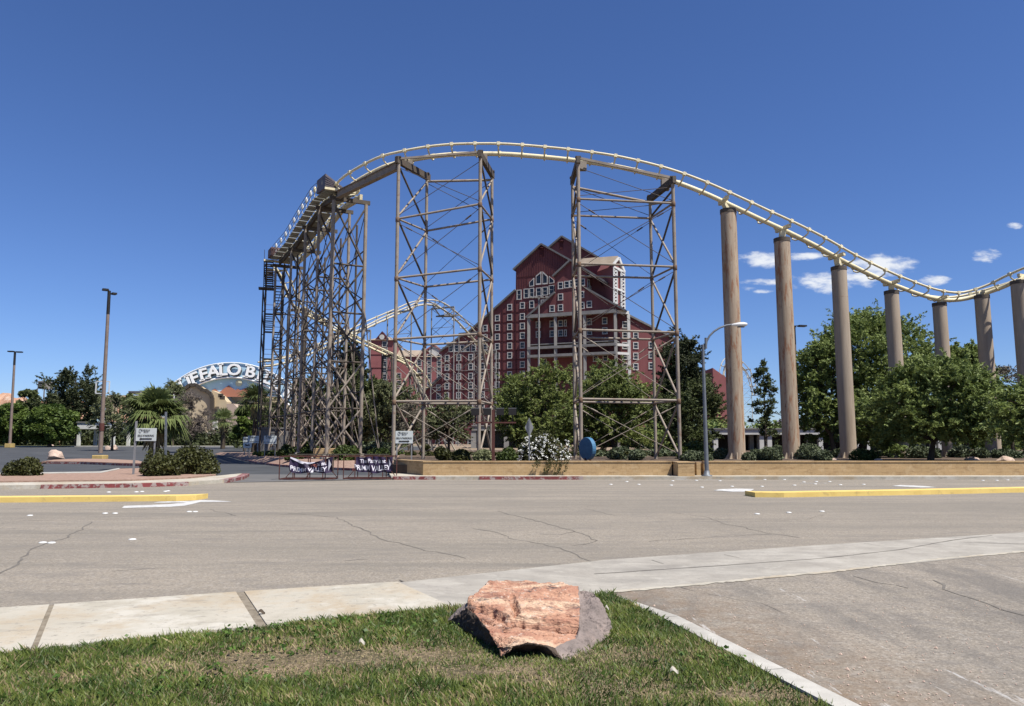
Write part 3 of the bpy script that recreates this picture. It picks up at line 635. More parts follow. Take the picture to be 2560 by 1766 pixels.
MB().bar(V2(b3[0],b3[0][2]+.3), V2(b4[0],b4[0][2]+.3), .12, .15).build('top_girder', M_STEEL, tw2)
for bb, tt in ((b1,tw),(b2,tw),(b3,tw2),(b4,tw2)):      # packers between cross beam and track
    q = min(fr, key=lambda f: (f[0]-(V2(bb[0],18)+V2(bb[1],18))/2).length); p = q[0]-q[2]*.45; c = V2(bb[0],bb[0][2]).lerp(V2(bb[1],bb[1][2]), .5)
    lo = c+Vector((0,0,.2)); hi = Vector((p.x,p.y,max(p.z,lo.z+.2)))
    MB().bar(V2((p.x,p.y,0),lo.z-.05), hi, .5, .45).build('packer', M_STEEL, tt)
# lift / brake structure receding at the left
BW = (2.3*.89, 2.3*.45)
NL_ = [(827,497,50.0),(791,521,54.2),(758,570,58.6),(724,624,63.6),(686,664,70.2),(668,676,76)]
lb = []
for (px,py,Y) in NL_[:5]:
    n = legp(px,py+4,Y); lb.append((n, (n[0]+BW[0], n[1]+BW[1], n[2])))
ztop = [b[0][2] for b in lb]
lift = thing('lift_structure', 'dense brown steel trestle receding at the left under the track walkway', 'coaster trestle', (lb[2][0][0], lb[2][0][1], .5))
def Vv(l, z): return Vector((l[0], l[1], z))
for bi, b in enumerate(lb):
    n, f = b; lv = [3.9,7.1,10.5,13.9]; zt = b[0][2]
    for l in (n,f):
        MB().pipe([Vv(l,.8), Vv(l,zt)], .13 if bi == 0 else .115, 10).build('leg', M_STEEL, lift)
        MB().lathe(Vv(l,.3), [(.42,0),(.42,.35),(.28,.42),(.28,.55)], 8).build('footing', M_FOOTC, lift)
    MB().bar(Vv(n,zt+.15)-Vector((.25,.12,0)), Vv(f,zt+.15)+Vector((.25,.12,0)), .18, .28).build('cross_beam', M_DSTEEL, lift)
    bots = [1.0]+lv; tops = lv+[zt-.2]
    for z in lv: MB().rod(Vv(n,z), Vv(f,z), .07).build('cross_strut', M_DSTEEL, lift)
    for z0, z1 in zip(bots, tops):
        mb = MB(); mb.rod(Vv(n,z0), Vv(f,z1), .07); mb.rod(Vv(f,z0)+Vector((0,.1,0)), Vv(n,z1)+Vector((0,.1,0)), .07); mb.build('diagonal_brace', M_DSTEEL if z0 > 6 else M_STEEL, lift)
for bi in range(4):
    for k in (0,1):
        a, b = lb[bi][k], lb[bi+1][k]; lv = [3.9,7.1,10.5,13.9]
        for z in lv: MB().rod(Vv(a,z+(1.2 if k else 0)), Vv(b,z+(1.2 if k else 0)), .05).build('girt', M_DSTEEL, lift)
        za = [1.0]+lv; zb = lv+[min(a[2],b[2])-.2]; mb = MB()
        for z0, z1 in zip(za, zb): mb.rod(Vv(a,z0), Vv(b,z1), .03, n=5); mb.rod(Vv(b,z0)+Vector((.05,0,0)), Vv(a,z1)+Vector((.05,0,0)), .03, n=5)
        mb.build('cable_brace', M_CABLE, lift)
# extra outrigger bents on the far right side of the trestle (guyed rods)
for bi in range(5):
    n, f = lb[bi]; g = Vector((f[0]+BW[0]*.6, f[1]+BW[1]*.6, .8)); mb = MB(); mb.rod(g, Vv(f, f[2]*.62), .045, n=5); mb.rod(g, Vv(f, f[2]*.30), .035, n=5); mb.build('raking_brace', M_STEEL, lift)
# secondary middle legs which make the trestle dense
for bi in range(1,5):
    a, b = lb[bi-1], lb[bi]; m0 = (Vv(a[1],0)+Vv(b[1],0))/2; m1 = (Vv(a[0],0)+Vv(b[0],0))/2
    for m in (m0,) if bi < 3 else (m0, m1):
        zt = (a[0][2]+b[0][2])/2-1.2; mb = MB(); mb.rod(m+Vector((0,0,.8)), m+Vector((0,0,zt)), .08, n=6)
        mb.build('leg', M_DSTEEL, lift)
mb = MB()
for bi in range(1,5):
    a, b = lb[bi-1], lb[bi]; zz = [1,4.5,8,11.5,14.5]
    for z0, z1 in zip(zz[:-1], zz[1:]):
        mb.rod(Vv(a[0],z0), Vv(b[1],z1), .045, n=5); mb.rod(Vv(b[0],z1), Vv(a[1],z0), .045, n=5)
mb.build('plan_brace', M_DSTEEL, lift)
# deck: two long girders, walkway grating, guard posts, rails
ends = lb+[((lb[4][0][0]-2.2, lb[4][0][1]+4.4, lb[4][0][2]-.3),(lb[4][1][0]-2.2, lb[4][1][1]+4.4, lb[4][1][2]-.3))]
for k, off in ((0,.15),(1,-.15)):
    mb = MB()
    for a, b in zip(lb[:-1], lb[1:]): 
        pa = Vv(a[0],a[0][2]+.5).lerp(Vv(a[1],a[1][2]+.5), .16 if k == 0 else .84); pb = Vv(b[0],b[0][2]+.5).lerp(Vv(b[1],b[1][2]+.5), .16 if k == 0 else .84)
        mb.bar(pa, pb, .2, .42)
    mb.build('deck_girder', M_TRACK if k else M_DSTEEL, lift)
def deckp(s, side, dz):
    """s in bents 0..4, side: 0 near leg .. 1 far leg"""
    i = min(int(s), 3); t = s-i; a, b = lb[i], lb[i+1]
    return Vv(a[0],a[0][2]).lerp(Vv(a[1],a[1][2]), side).lerp(Vv(b[0],b[0][2]).lerp(Vv(b[1],b[1][2]), side), t)+Vector((0,0,dz))
for (s0, s1, c0, c1, nm) in ((-.3,.55,-.42,.12,'left'),(0,0,0,0,'')):
    if not nm: continue
mb = MB()
for i in range(16):
    s = .0+i*.25; p = [deckp(s+.01,-.24,.72), deckp(s+.235,-.24,.72), deckp(s+.235,.06,.72), deckp(s+.01,.06,.72)]; mb.prism(p, (0,0,-.04))
    mb.bar(deckp(s+.12,-.28,.62), deckp(s+.12,.9,.62), .06, .08)
mb.build('walkway', M_GRATE, lift)
mb = MB()
for i in range(9):
    s = i*.45+.1; p = [deckp(s,.08,.64), deckp(s+.42,.08,.64), deckp(s+.42,.62,.64), deckp(s,.62,.64)]; mb.prism(p, (0,0,-.04))
mb.build('deck_panel', M_GRATE, lift)
for i in range(13):
    s = .12+i*.31; a = deckp(s,-.28,.7); mb = MB(); mb.rod(a, a+Vector((0,0,.8)), .03, n=5); mb.lathe(a+Vector((0,0,.32)), [(.03,0),(.10,.08),(.12,.24),(.10,.40),(.03,.48)], 8); mb.build('guard_post', M_TRACK if i in (0,1,2,12) else M_WHITE, lift)
mb = MB()
for z in (.95,1.3,1.65):
    for i in range(8): mb.rod(deckp(i*.5,-.28,z), deckp(i*.5+.5,-.28,z), .022, n=4)
mb.build('handrail', M_DSTEEL, lift)
# rails and ties along the deck joining the main track
pts = [deckp(4.0,.55,1.15), deckp(3,.55,1.15), deckp(2,.55,1.15), deckp(1.0,.55,1.15), deckp(.3,.6,1.2), P(*TP[0])]
# screened maintenance boxes on the deck
def boxon(s0, s1, c0, c1, z0, z1, name, m, slope=.0):
    b = [deckp(s0,c0,z0), deckp(s0,c1,z0), deckp(s1,c1,z0), deckp(s1,c0,z0)]; tt = [deckp(s0,c0,z1), deckp(s0,c1,z1-slope), deckp(s1,c1,z1-slope), deckp(s1,c0,z1)]
    mb = MB(); mb.add(b+tt, [(0,1,2,3),(4,7,6,5),(0,4,5,1),(1,5,6,2),(2,6,7,3),(3,7,4,0)])
    for k in range(1,6):
        f = k/6; q = [b[0].lerp(tt[0],f), b[1].lerp(tt[1],f)]; mb.bar(q[0]+Vector((0,-.04,0)), q[1]+Vector((0,-.04,0)), .03, .03)
    return mb.build(name, m, lift)
M_SCREEN = mat('grey_screen', (.17,.15,.17), (.12,.10,.12), .7, scale=2); M_SCREENR = mat('rusty_screen', (.22,.14,.13), (.15,.08,.07), .8, scale=2)
boxon(-.10,.50,-.32,.34,.72,1.72,'screen_panel',M_SCREEN,slope=.95)
boxon(3.78,4.0,-.34,.32,.75,1.55,'screen_panel',M_SCREENR)
mb = MB(); a = deckp(-.12,-.34,.66); b_ = deckp(-.12,.6,.66); mb.bar(a, b_, .14, .16); mb.build('edge_board', M_TRACK, lift)
mb = MB(); mb.bar(deckp(4.0,-.5,.55), deckp(4.0,.5,.55), .25, .18); mb.bar(deckp(4.05,-.2,.2), deckp(4.05,.9,.2), .2, .16); mb.build('edge_board', M_TRACK, lift)
path2, fr2 = track('brake_run_track', 'cream brake run rails along the trestle deck at the upper left', pts, 1.36, .085, .12, 1.5, M_TRACK, drop=.3)
# sloping girder from the trestle to the first tower bent, plate girder
ga = P(846,487,49.6); gb_ = P(992,416,45.6); m_ = MB()
m_.bar(ga, gb_, .16, .46); m_.bar(ga+Vector((0,0,.23)), gb_+Vector((0,0,.23)), .36, .05); m_.bar(ga-Vector((0,0,.23)), gb_-Vector((0,0,.23)), .36, .05)
m_.build('plate_girder', M_STEEL, tw)
# stair tower at the far end of the trestle
sx, sy = P(684,800,72).x, 72.0
st = thing('stair_tower', 'dark switchback stair tower at the left end of the trestle', 'stair tower', (sx,sy,.6))
ux = Vector((.94,.30,0)); uy = Vector((-.30,.94,0)); c0 = Vector((sx,sy,0)); zT = P(684,668,72).z
for i in (-1,1):
    for j in (-1,1): MB().rod(c0+ux*i*.85+uy*j*1.6+Vector((0,0,.5)), c0+ux*i*.85+uy*j*1.6+Vector((0,0,zT)), .07).build('post', M_DSTEEL, st)
MB().rod(c0-ux*1.08-uy*1.2+Vector((0,0,.5)), c0-ux*1.08-uy*1.2+Vector((0,0,zT-2.5)), .07).build('post', M_DSTEEL, st)
nz_ = 8; dz = (zT-.8)/nz_
for k in range(nz_):
    z0 = .8+k*dz; sgn = 1 if k % 2 else -1; col = -.42 if k % 2 else .42
    mb = MB()
    for q in range(9):
        f = (q+.5)/9; mb.box(c0+ux*col+uy*(sgn*(-1.2+2.4*f))+Vector((0,0,z0+dz*f)), (.78,.27,.045), (ux,uy,Vector((0,0,1))))
    for e in (-.4,.4): mb.bar(c0+ux*(col+e)+uy*(-sgn*1.25)+Vector((0,0,z0-.05)), c0+ux*(col+e)+uy*(sgn*1.25)+Vector((0,0,z0+dz-.05)), .05, .26)
    mb.build('stair_flight', M_DSTEEL, st)
    mb = MB()
    for e in (-.4,.4):
        for h in (.5,1.0): mb.rod(c0+ux*(col+e)+uy*(-sgn*1.25)+Vector((0,0,z0+h)), c0+ux*(col+e)+uy*(sgn*1.25)+Vector((0,0,z0+dz+h)), .022, n=4)
    mb.build('handrail', M_DSTEEL, st)
    mb = MB(); mb.box(c0+uy*(sgn*1.5)+Vector((0,0,z0+dz)), (1.8,.6,.06), (ux,uy,Vector((0,0,1)))); mb.build('landing', M_DSTEEL, st); mb = MB()
    for h in (.5,1.0): mb.rod(c0-ux*.85+uy*sgn*1.8+Vector((0,0,z0+dz+h)), c0+ux*.85+uy*sgn*1.8+Vector((0,0,z0+dz+h)), .022, n=4)
    mb.rod(c0-ux*1.08-uy*1.2+Vector((0,0,z0+dz*.9)), c0-ux*.85-uy*1.6+Vector((0,0,z0)), .05, n=5); mb.rod(c0-ux*1.08-uy*1.2+Vector((0,0,z0+dz*.9)), c0-ux*.85-uy*1.6+Vector((0,0,z0+dz*.9)), .05, n=5)
    mb.build('guard_rail', M_DSTEEL, st)
mb = MB(); w = deckp(4.0,-.3,.6)
for q in range(14):
    f = q/13; c = w.lerp(c0-ux*.62-uy*1.4+Vector((0,0,zT-2.4)), f); mb.box(c, (.8,.28,.05), (ux,uy,Vector((0,0,1))))
for e in (-.42,.42): mb.bar(w+ux*e, c0-ux*(.62-e)-uy*1.4+Vector((0,0,zT-2.4)), .05, .26); mb.rod(w+ux*e+Vector((0,0,1)), c0-ux*(.62-e)-uy*1.4+Vector((0,0,zT-1.4)), .025, n=4)
mb.box(c0-ux*.75-uy*1.5+Vector((0,0,zT-2.55)), (1.5,1.0,.12), (ux,uy,Vector((0,0,1))))
mb.build('top_flight', M_DSTEEL, st)
# block house at the foot of the trestle
bh = thing('pump_house', 'low grey block house at the foot of the stair tower', 'hut', (P(678,1100,74).x,74,.5))
x0 = P(645,1100,74).x; x1 = P(715,1100,74).x
mb = MB(); mb.box(((x0+x1)/2,75.5,1.7), (x1-x0,3,2.5)); mb.build('wall', M_GREYW, bh); mb = MB(); mb.box(((x0+x1)/2,75.5,3.0), (x1-x0+.2,3.2,.12)); mb.build('roof', M_TRIM, bh)
MB().box((x0+1.2,73.98,1.45), (.8,.05,1.9)).build('door', M_GALV, bh)
# descending track behind the trestle
D1 = [(694,662,71.5),(712,692,72.5),(738,756,74),(765,776,76),(800,795,78),(840,818,80),(880,838,82),(930,862,84),(980,885,86),(1020,905,88),(1050,935,91),(1066,965,95)]
path3, fr3 = track('descending_track', 'cream track dropping to the right behind the trestle and first tower', [P(*p) for p in D1], 1.4, .09, .14, 1.6, M_TRACK, drop=.4, bank=lambda t: -.25)
def supports(fr_, idx, parent, w, m, z0=.6, braces=True):
    for i in idx:
        p, s, u, tg = fr_[min(i, len(fr_)-1)]; s = Vector((s.x,s.y,0)).normalized(); a = p+s*w-u*.45; b = p-s*w-u*.45
        mb = MB(); mb.rod(Vector((a.x,a.y,z0)), a, .11, n=6); mb.rod(Vector((b.x,b.y,z0)), b, .11, n=6); mb.bar(a, b, .2, .25)
        if braces:
            k = max(1, int((a.z-z0)/3.2)); 
            for j in range(k):
                za = z0+(a.z-z0)*j/k; zb = z0+(a.z-z0)*(j+1)/k; A = lambda z: Vector((a.x,a.y,z)); B = lambda z: Vector((b.x,b.y,z))
                mb.rod(A(za),B(zb),.045,n=4); mb.rod(B(za),A(zb),.045,n=4); mb.rod(A(zb),B(zb),.045,n=4)
        mb.build('support_bent', m, parent)
desc = bpy.data.objects['descending_track']
supports(fr3, [10,24,38,50], desc, 1.0, M_DSTEEL)
mb = MB(); q = fr3[46][0]
for k in range(5):
    mb.rod(Vector((q.x+1.5+k*.9,q.y+3,.6)), q+Vector((k*.35,0,-.3-k*.7)), .09, n=6)
mb.build('raking_brace', M_TRACKF, desc)
# climbing track to the far hill
D2 = [(655,905,96),(720,892,99),(800,862,103),(870,832,108),(935,800,114),(1000,772,120),(1040,755,124),(1075,752,128),(1110,766,132),(1150,800,137),(1190,845,142),(1220,880,147)]
path4, fr4 = track('far_hill_track', 'pale distant track climbing left to right to a hill behind the hotel roof', [P(*p) for p in D2], 1.9, .12, .17, 3.0, M_TRACKF, drop=.7, fine=1.0, tie_r=.08, n=6)
far = bpy.data.objects['far_hill_track']
supports(fr4, [18,30,44,54,61,68,75,82], far, 2.4, M_TRIM)
mb = MB(); a = P(1100,790,131); b = P(1140,790,134); mb.bar(a,b,2.2,.25); mb.rod(P(1080,762,128),a,.12); mb.build('side_platform', M_GREYW, far)
# far loop of the coaster beyond the hotel, right of it
D3 = [(1790,1010,250),(1800,960,250),(1812,905,252),(1835,895,256),(1870,930,262),(1890,990,268)]
path5, fr5 = track('far_loop_track', 'thin white track hump just visible behind the first round pillar', [P(*p) for p in D3], 2.0, .14, .18, 4.0, M_TRACKF, drop=.8, fine=1.0, tie_r=.15, n=6)
mb = MB(); mb.rod(P(1793,1015,240), P(1822,965,240), .35); supports(fr5, [6,20,30], bpy.data.objects['far_loop_track'], 2.0, M_TRACKF, braces=True); mb.build('raking_brace', M_TRACKF, bpy.data.objects['far_loop_track'])
D4 = [(2440,1010,150),(2480,985,150),(2500,990,152),(2540,1040,156)]
track('distant_track', 'white track piece glimpsed through the trees right of the sixth pillar', [P(*p) for p in D4], 1.8, .2, .25, 4.0, M_TRACKF, drop=.6, fine=1.0, n=6)
# ---------------------------------------------------------------- buildings
class Plane:
    def __init__(s, px, Y, ang, py=1000):
        s.o = P(px, py, Y); a = R(ang); s.U = Vector((math.cos(a), -math.sin(a), 0)); s.N = Vector((-math.sin(a), -math.cos(a), 0)); s.Z = Vector((0,0,1))
    def off(s, d):
        q = Plane.__new__(Plane); q.U, q.N, q.Z = s.U, s.N, s.Z; q.o = s.o+s.N*d; return q
    def at(s, px, py):
        d = pdir(px, py); e = Vector((0,0,EYE)); return e+d*((s.o-e).dot(s.N)/d.dot(s.N))
    def xz(s, px, py, z):
        p = s.at(px, py); return Vector((p.x, p.y, z))
def Z1(x, y): return (1040+.3509*x, 560+.3509*y)
WIN_ME = {}
def window(parent, pl, px=None, py=None, w=1.67, h=2.1, mt=None, mg=None, p=None, name='window', mull=True, stuff=None, shape=None, pane=True):
    c = p if p is not None else pl.at(px, py); U, N, Zv = pl.U, pl.N, pl.Z
    mt = mt or M_WTRIM; t = .21
    fr_ = stuff if stuff is not None else MB(); mb = fr_
    def bx(u, z, du, dz, n0, n1):
        mb.box(c+U*u+Zv*z+N*(n0+n1)/2, (du, n1-n0, dz), (U, N, Zv))
    bx(0, h/2-t/2, w, t, .0, .16); bx(0, -h/2+t/2, w+.1, t, .0, .20); bx(-w/2+t/2, 0, t, h-2*t, .0, .16); bx(w/2-t/2, 0, t, h-2*t, .0, .16)
    if mull: bx(0, 0, w-2*t, .09, .0, .10)
    if stuff is not None:
        mb.mi = 1; bx(0, 0, w-2*t, h-2*t, .0, .03); mb.mi = 0; return
    f = mb.build(name, mt, parent)
    if pane:
        mb = MB(); bx(0, 0, w-2*t, h-2*t, .0, .03); mb.build('pane', mg or M_GLASS, f)
    return f
def roof_edge(mb, pl, a, b, back, th=.75, over=.7, mi=0):
    """sloping roof slab seen from the gable end, a and b in plane points"""
    a = a+pl.N*over; b = b+pl.N*over; d = (b-a).normalized(); up = Vector((0,0,1)); a = a-d*.5 if a.z < b.z else a; b = b+d*.5 if b.z < a.z else b
    nrm = d.cross(pl.N); nrm = nrm if nrm.z > 0 else -nrm
    mb.prism([a-nrm*th*.45, b-nrm*th*.45, b+nrm*th*.55, a+nrm*th*.55], -pl.N*(back+over))
A = Plane(Z1(580,0)[0], 220.0, 21.0)
Fp = A.off(5.0); Gp = A.off(-8.0); LAT = Plane(Z1(1440,0)[0], 205, -28.0); RW = Plane(Z1(1440,0)[0], 206, -8.0)
hc = A.at(1243, 1100); hc.z = .9
hotel = thing('hotel_building', 'large dark red barn-style hotel with stepped gables and white window frames', 'hotel', hc)
def poly(pl, zpts, back, name='wall', m=M_RED, zoom=Z1, zb=None):
    pts = [pl.at(*zoom(*p)) for p in zpts]
    if zb is not None:
        for i in zb: pts[i].z = .6
    return MB().prism(pts, -pl.N*back).build(name, m, hotel)
def B(pl, zx, z=.6):
    p = pl.at(Z1(zx,0)[0], 1000); return p
def polyb(pl, zpts, back, name, m, parent, zoom=Z1):
    """outline whose points with y None stand on the ground"""
    pts = []
    for x, y in zpts:
        if y is None: p = pl.at(zoom(x,0)[0], 1000); p.z = .5
        else: p = pl.at(*zoom(x,y))
        pts.append(p)
    return MB().prism(pts, -pl.N*back).build(name, m, parent)
polyb(A, [(185,None),(185,905),(350,788),(388,775),(710,478),(712,325),(895,150),(1100,270),(1300,400),(1445,620),(1445,None)], 14, 'wall', M_RED, hotel)
polyb(A.off(-1.5), [(68,None),(68,1192),(188,1090),(188,None)], 9, 'wall', M_RED, hotel)
polyb(Fp, [(800,662),(990,495),(990,372),(1100,264),(1215,335),(1215,465),(1475,612),(1420,606)], 5.0, 'wall', M_RED, hotel)
polyb(Gp, [(940,600),(940,175),(1040,97),(1400,305),(1400,600)], 12, 'wall', M_RED, hotel)
polyb(RW, [(1440,None),(1440,625),(1800,805),(1845,905),(1845,None)], 12, 'wall', M_RED, hotel)
# side slit walls
rf = MB()
ed = [(A,(185,902),(352,782)),(A,(352,782),(430,835)),(A,(385,765),(712,472)),(A,(704,322),(895,146)),(A,(895,146),(1102,262)),(A.off(-1.5),(66,1188),(186,1084)),
      (Fp,(985,368),(1102,260)),(Fp,(1102,260),(1335,405)),(Fp,(795,662),(992,490)),(Fp,(1213,460),(1478,610)),(Gp,(952,168),(1041,91)),(Gp,(1041,91),(1402,300)),(RW,(1470,632),(1845,822))]
for i, (pl, a, b) in enumerate(ed):
    mb = MB(); roof_edge(mb, pl, pl.at(*Z1(*a)), pl.at(*Z1(*b)), 12 if pl is not Fp else 5.5, th=.5); mb.build('roof', M_ROOFG, hotel)
# storey levels taken from one window column
ZK = {}
base_y = [672,738,806,872,943,1012,1079,1146,1216,1284]
zz = [A.at(*Z1(580,y)).z for y in base_y]; dzk = (zz[0]-zz[-1])/9
for k in range(-3,14): ZK[k] = zz[0]-dzk*k
wc = 0; stuff = MB(); 
def place(pl, zx, k=None, zy=None, w=1.52, h=1.98, mt=None):
    global wc
    if zy is not None: p = pl.at(*Z1(zx,zy))
    else: p = pl.at(*Z1(zx,700)); p.z = ZK[k]
    if wc < 96: window(hotel, pl, p=p, w=w, h=h, mt=mt)
    else: window(hotel, pl, p=p, w=w, h=h, stuff=stuff)
    wc += 1
cols = {580:range(0,10), 668:range(0,8), 758:range(0,7), 493:[1,2,3], 475:range(4,10), 392:range(4,10), 308:range(4,9), 225:range(4,9)}
for x, ks in cols.items():
    for k in ks: place(A, x, k)
place(A,668,zy=595); place(A,758,zy=582); place(A,825,zy=575,h=2.3); place(A,905,zy=560,w=1.3,h=1.6)
for x in (250,290,330,370,412): place(A,x,zy=888,w=1.5,h=2.2)
place(A.off(-1.5),160,zy=1168); place(A.off(-1.5),162,zy=1230)
for x, y, w, h in ((735,506,1.5,3.0),(786,497,1.6,2.9),(825,492,1.5,2.9),(875,486,1.7,2.6),(920,480,1.7,2.6),(966,470,1.7,2.7)): place(A.off(.15) if x > 850 else A,x,zy=y,w=w,h=h)
# arched lantern window: four panes with sloping heads
for pts in ([(808,450),(808,418),(842,385),(842,445)],[(855,437),(855,372),(893,340),(893,433)],[(902,433),(902,340),(938,372),(938,430)],[(948,428),(948,372),(985,402),(985,422)]):
    q = [A.at(*Z1(*p)) for p in pts]; c = sum(q, Vector())/4; mb = MB(); inn = [c+(p-c)*.76 for p in q]; n = 4
    o_ = [p+A.N*.22 for p in q]; i_ = [p+A.N*.22 for p in inn]
    mb.add(q+o_+i_, [(j,(j+1)%n,(j+1)%n+n,j+n) for j in range(n)]+[(j+n,(j+1)%n+n,(j+1)%n+2*n,j+2*n) for j in range(n)]); f = mb.build('window', M_WTRIM, hotel)
    mb = MB(); mb.prism([p+A.N*.06 for p in inn], -A.N*.04); mb.build('pane', M_GLASS, f)
# front gable windows
for x in (1030,1075,1112,1150,1185): place(Fp,x,zy=440-(x-1030)*.15,w=1.55,h=2.1)
for x, y in ((1030,522),(970,604),(1030,598),(1180,505),(1235,574),(1182,582)): place(Fp,x,zy=y)
for x, ks in {970:(0,1,2), 1030:(0,1,2), 872:(1,2), 1235:(0,1,2), 1345:(0,1,2)}.items():
    for k in ks: place(A.off(.6),x,k if x < 1000 else k)
for k in (0,1,2): place(A.off(.6),1065,k,w=.8)
place(A,915,zy=985); place(A,1280,zy=958); place(A,1350,zy=955)
for x, ys_ in {1488:(720,795,868,945,1015), 1565:(797,868,943,1018), 1675:(865,935,1012)}.items():
    for y in ys_: place(RW,x,zy=y)
for x in (75,155,220,300,385,475,578): place(A if x > 190 else A.off(-1.5),x,zy=1560,h=2.3)
for x in (1495,1570,1690): place(RW,x,zy=1562,h=2.3)
so = stuff.build('window', [M_WTRIM, M_GLASS], hotel); so['kind'] = 'stuff'
# storey bands and vertical battens
mb = MB()
for k in range(-1,10):
    z = ZK[k]-dzk*.5; l = {True:185}.get(k > 3, 620-(k+1)*55); a = A.xz(*Z1(l,700),z) if False else A.at(*Z1(l,700)); a.z = z; b = A.at(*Z1(798,700)); b.z = z
    MB().bar(a+A.N*.04, b+A.N*.04, .10, .16).build('storey_band', M_BAND, hotel)
a = A.at(*Z1(714,383)); b = A.at(*Z1(985,383)); b.z = a.z; MB().bar(a+A.N*.04, b+A.N*.04, .1, .2).build('storey_band', M_BAND, hotel)
mb = MB()
for x in range(720,1090,12):
    a = A.at(*Z1(x,330)); top = 150+(895-x)*1.0 if x < 895 else 150+(x-895)*.585
    if x < 720: continue
    t_ = A.at(*Z1(x,max(top,150)+6)); b = Vector((t_.x,t_.y,ZK[-3]-1 if x < 800 else ZK[-3]+3.5)); mb.bar(b+A.N*.03, t_+A.N*.03, .07, .12)
mb.build('batten', M_BAND, hotel)
for x in (520,535,625,713,450,352,268):
    pass
mb = MB()
for x in (620,712,800-8,436,350,266):
    t_ = A.at(*Z1(x,{620:600,712:520,792:560,436:930,350:920,266:930}[x])); b = Vector((t_.x,t_.y,2)); mb.bar(b+A.N*.05, t_+A.N*.05, .14, .3)
mb.build('wall_rib', M_BAND, hotel)
# open timber frame in front of the centre
fr_z = {}
def fbeam(y0, x0, x1, w, h, nm='frame_beam', pl=Fp, m=M_TRIM):
    a = pl.at(*Z1(x0,y0)); b = pl.at(*Z1(x1,y0)); b.z = a.z; MB().bar(a+pl.N*.2, b+pl.N*.2, w, h).build(nm, m, hotel); return a.z
z1 = fbeam(662,797,1428,.9,1.0); z2 = fbeam(888,797,1428,.8,.75); z3 = fbeam(946,797,1428,.8,.75)
for x in (803,993,1200,1420):
    a = Fp.at(*Z1(x,700)); MB().bar(Vector((a.x,a.y,.6)), Vector((a.x,a.y,z1-.5)), .85, .85).build('frame_post', M_TRIM, hotel)
crn = Fp.at(*Z1(1420,700)); back = crn-Fp.N*3.2+Fp.U*3.0
for z, h in ((z1-.1,.9),(z2-.1,.7),(z3-.1,.7)): MB().bar(Vector((crn.x,crn.y,z)), Vector((back.x,back.y,z)), .7, h).build('frame_beam', M_WTRIM, hotel)
MB().bar(Vector((back.x,back.y,.6)), Vector((back.x,back.y,z1-.5)), .8, .8).build('frame_post', M_WTRIM, hotel)
l0 = Fp.at(*Z1(803,700)); l1 = l0-Fp.N*5; MB().bar(Vector((l1.x+1,l1.y,.6)), Vector((l1.x+1,l1.y,z2)), .5, .5).build('frame_post', M_WTRIM, hotel)
for z in (z2+.9, z3-.1):
    a = Fp.at(*Z1(800,700)); b = Fp.at(*Z1(1425,700)); a.z = b.z = z; MB().prism([a, b, b-Fp.N*4.9, a-Fp.N*4.9], (0,0,.25)).build('porch_roof' if z > z2 else 'porch_deck', M_TRIM, hotel)
# lattice pavilion on the right
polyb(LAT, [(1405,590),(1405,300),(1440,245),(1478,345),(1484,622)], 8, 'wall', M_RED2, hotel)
mb = MB()
def lb_(a, b, w=.35): mb.bar(LAT.at(*Z1(*a))+LAT.N*.3, LAT.at(*Z1(*b))+LAT.N*.3, w, w)
lb_((1404,310),(1405,565)); lb_((1428,322),(1429,575)); lb_((1456,340),(1458,590)); lb_((1482,345),(1484,620)); lb_((1404,308),(1482,348),.5); lb_((1404,455),(1482,490),.5); lb_((1402,290),(1440,243),.6); lb_((1440,243),(1480,345),.6); lb_((1429,322),(1456,338),.7)
for c0_, c1_ in ((1405,1428),(1457,1483)):
    for i in range(10):
        y = 325+i*25; s = (c0_-1405)*.45
        lb_((c0_,y+s),(c1_,y+s+22),.22); lb_((c1_,y+s+5),(c0_,y+s+25),.22)
mb.build('lattice_screen', M_WHITE, hotel)
mb = MB(); a = LAT.at(*Z1(1440,238)); b = LAT.at(*Z1(1402,292)); mb.prism([a+Vector((0,0,.1)), b+Vector((0,0,.1)), b-LAT.N*9-LAT.U*9+Vector((0,0,.1)), a-LAT.N*9-LAT.U*9+Vector((0,0,.1))], (0,0,.3)); mb.build('roof', M_TANROOF, hotel)
# dark vents and hanging doors on the gables
mb = MB()
for pl,x,y in ((A,895,208),(Gp,1035,158)): p = pl.at(*Z1(x,y)); mb.box(p+pl.N*.15, (1.0,.3,2.2), (pl.U,pl.N,pl.Z)); mb.lathe(p+pl.Z*1.3+pl.N*.1, [(.9,0),(.9,.2)], 10)
mb.build('gable_vent', M_BAND, hotel)
for x, y in ((1240,418),(1318,452)):
    sd = Plane.__new__(Plane); sd.U = -Fp.N; sd.N = Fp.U; sd.Z = Vector((0,0,1)); 
    p = Fp.at(*Z1(1215,y)); 
    p = p-Fp.N*(2.0 if x < 1300 else 4.2)
    window(hotel, sd, p=p, w=2.2 if x < 1300 else 1.2, h=2.6)
